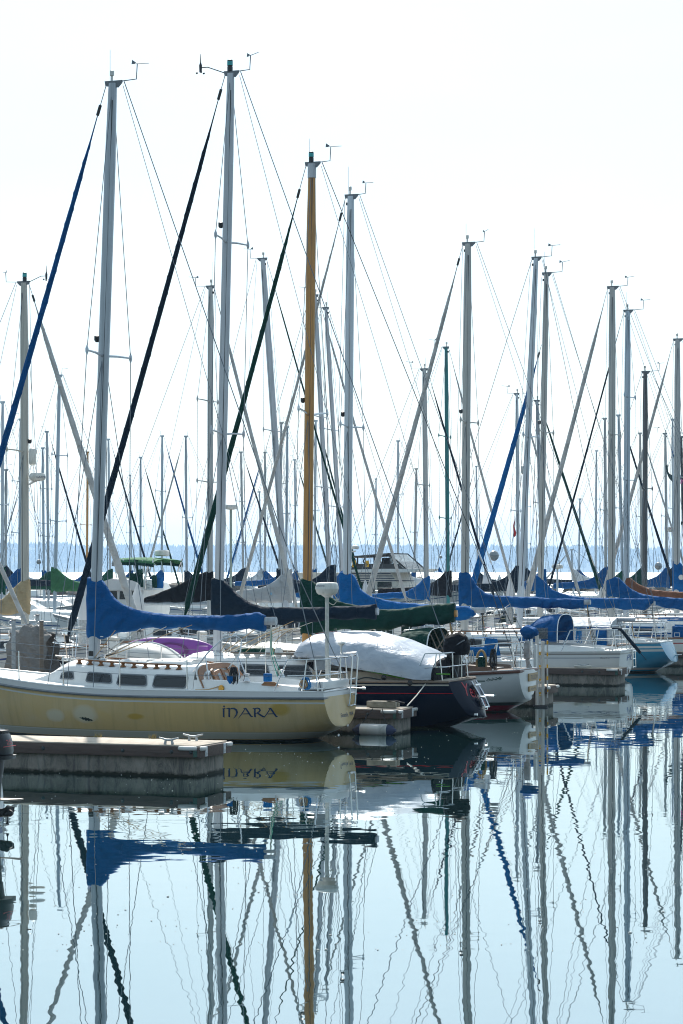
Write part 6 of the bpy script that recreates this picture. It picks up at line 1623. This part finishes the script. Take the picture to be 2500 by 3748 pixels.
# black outboard in the left foreground, on a skiff whose hull lies outside the picture
p = W(-6, 3033, 31); e = thing('outboard_motor', 'black outboard motor with red 25 lettering at the left edge foreground', 'outboard motor', (p.x, p.y, 0), pi - TH)
def rr_ring(cx_, w, d, z, pw=.55, n=20): return [Vector((cx_ + w * math.copysign(abs(math.cos(a)) ** pw, math.cos(a)), d * math.copysign(abs(math.sin(a)) ** pw, math.sin(a)), z)) for a in [2 * pi * j / n for j in range(n)]]
COWL = M('black_cowl', (.006, .007, .010), .28)
cw_ = MB().loft([rr_ring(.14, .30, .20, .935), rr_ring(.14, .315, .21, 1.0), rr_ring(.15, .31, .205, 1.10), rr_ring(.16, .29, .19, 1.20), rr_ring(.19, .24, .165, 1.265), rr_ring(.20, .12, .08, 1.28)], True, True, True).obj('cowl', COWL, e, 40)
MB().loft([rr_ring(.14, .335, .225, .895, .5), rr_ring(.14, .34, .23, .94, .5)], True, True, True).obj('cowl_skirt', BLACKP, cw_, 40)
MB().box((-.055, 0, 1.235), (.10, .20, .05), 0, .01).obj('air_intake', M('intake_black', (.004, .004, .005), .6), cw_, 30)
put_text('lettering', '25', lambda a, b: Vector((-.181 + .02 * b, .10 - .13 * a, 1.085 + .06 * b)), INKR, cw_)
MB().tube([(-.178, .2, 1.06), (-.178, -.14, 1.06)], .004, 4).obj('red_line', INKR, cw_)
MB().loft([rr_ring(.10, .17, .11, .90), rr_ring(.08, .13, .085, .70), rr_ring(.07, .11, .07, .68), rr_ring(.08, .10, .055, .38)], True, True, True).obj('leg', BLACKP, e, 40)
MB().prism([(.25, -.09, .365), (.25, .09, .365), (-.18, .10, .365), (-.34, .04, .375), (-.34, -.04, .375), (-.18, -.10, .365)], (0, 0, .018)).obj('cavitation_plate', M('worn_plate', (.35, .30, .26), .5, .4, var=.4, scale=20), e, 30)
MB().loft([rr_ring(.06, .09, .035, .37, .9), rr_ring(.07, .08, .03, .24, .9)], True, True, True).lathe([(.005, .3), (.05, .22), (.062, .08), (.055, -.06), (.04, -.1)], (0, 0, .2), 14, 'x').prism([(.12, -.012, .16), (.0, -.012, .16), (-.02, -.012, -.03), (.06, -.012, -.04)], (0, .024, 0)).obj('gearcase', BLACKP, e, 40)
mb = MB().lathe([(.05, -.08), (.045, -.18), (.02, -.21)], (0, 0, .2), 12, 'x')
for k in range(3):
    a0 = k * 2.094 + .5; rings = []
    for i in range(7):
        u = i / 6; r_ = lerp(.04, .145, u); wd = .075 * math.sin(pi * min(.96, .25 + .72 * u)) + .012; ct = []
        for s_, th_ in ((-1, 0), (-.4, .006), (.4, .006), (1, 0), (.4, -.006), (-.4, -.006)):
            an = a0 + s_ * wd / max(.06, r_) * .8; ct.append(Vector((-.13 - s_ * .035 + th_, r_ * math.cos(an), .2 + r_ * math.sin(an))))
        rings.append(ct)
    mb.loft(rings, True, True, True)
mb.obj('propeller', BLACKP, e, 40)
MB().box((.30, 0, .62), (.10, .16, .42), 0, .02).obj('clamp_bracket', GREYTRIM, e, 30)
q = Vector((p.x, p.y, 0)) + Vector((-math.cos(TH), math.sin(TH), 0)) * 2.75
sk = Boat('small white motor skiff just outside the left edge carrying the outboard', CX + q.x / q.y * F, q.y, 1, name='motor_skiff', cat='skiff', bow=2.2, stern=-2.4, B=1.6, tr=.9, sh=(.75, .55, .6), rb=.5, d=.2, zt=-.1, det=1)
sk.hull(WBLUE); sk.rail('gunwale', GREYTRIM, 0, .01, .03)
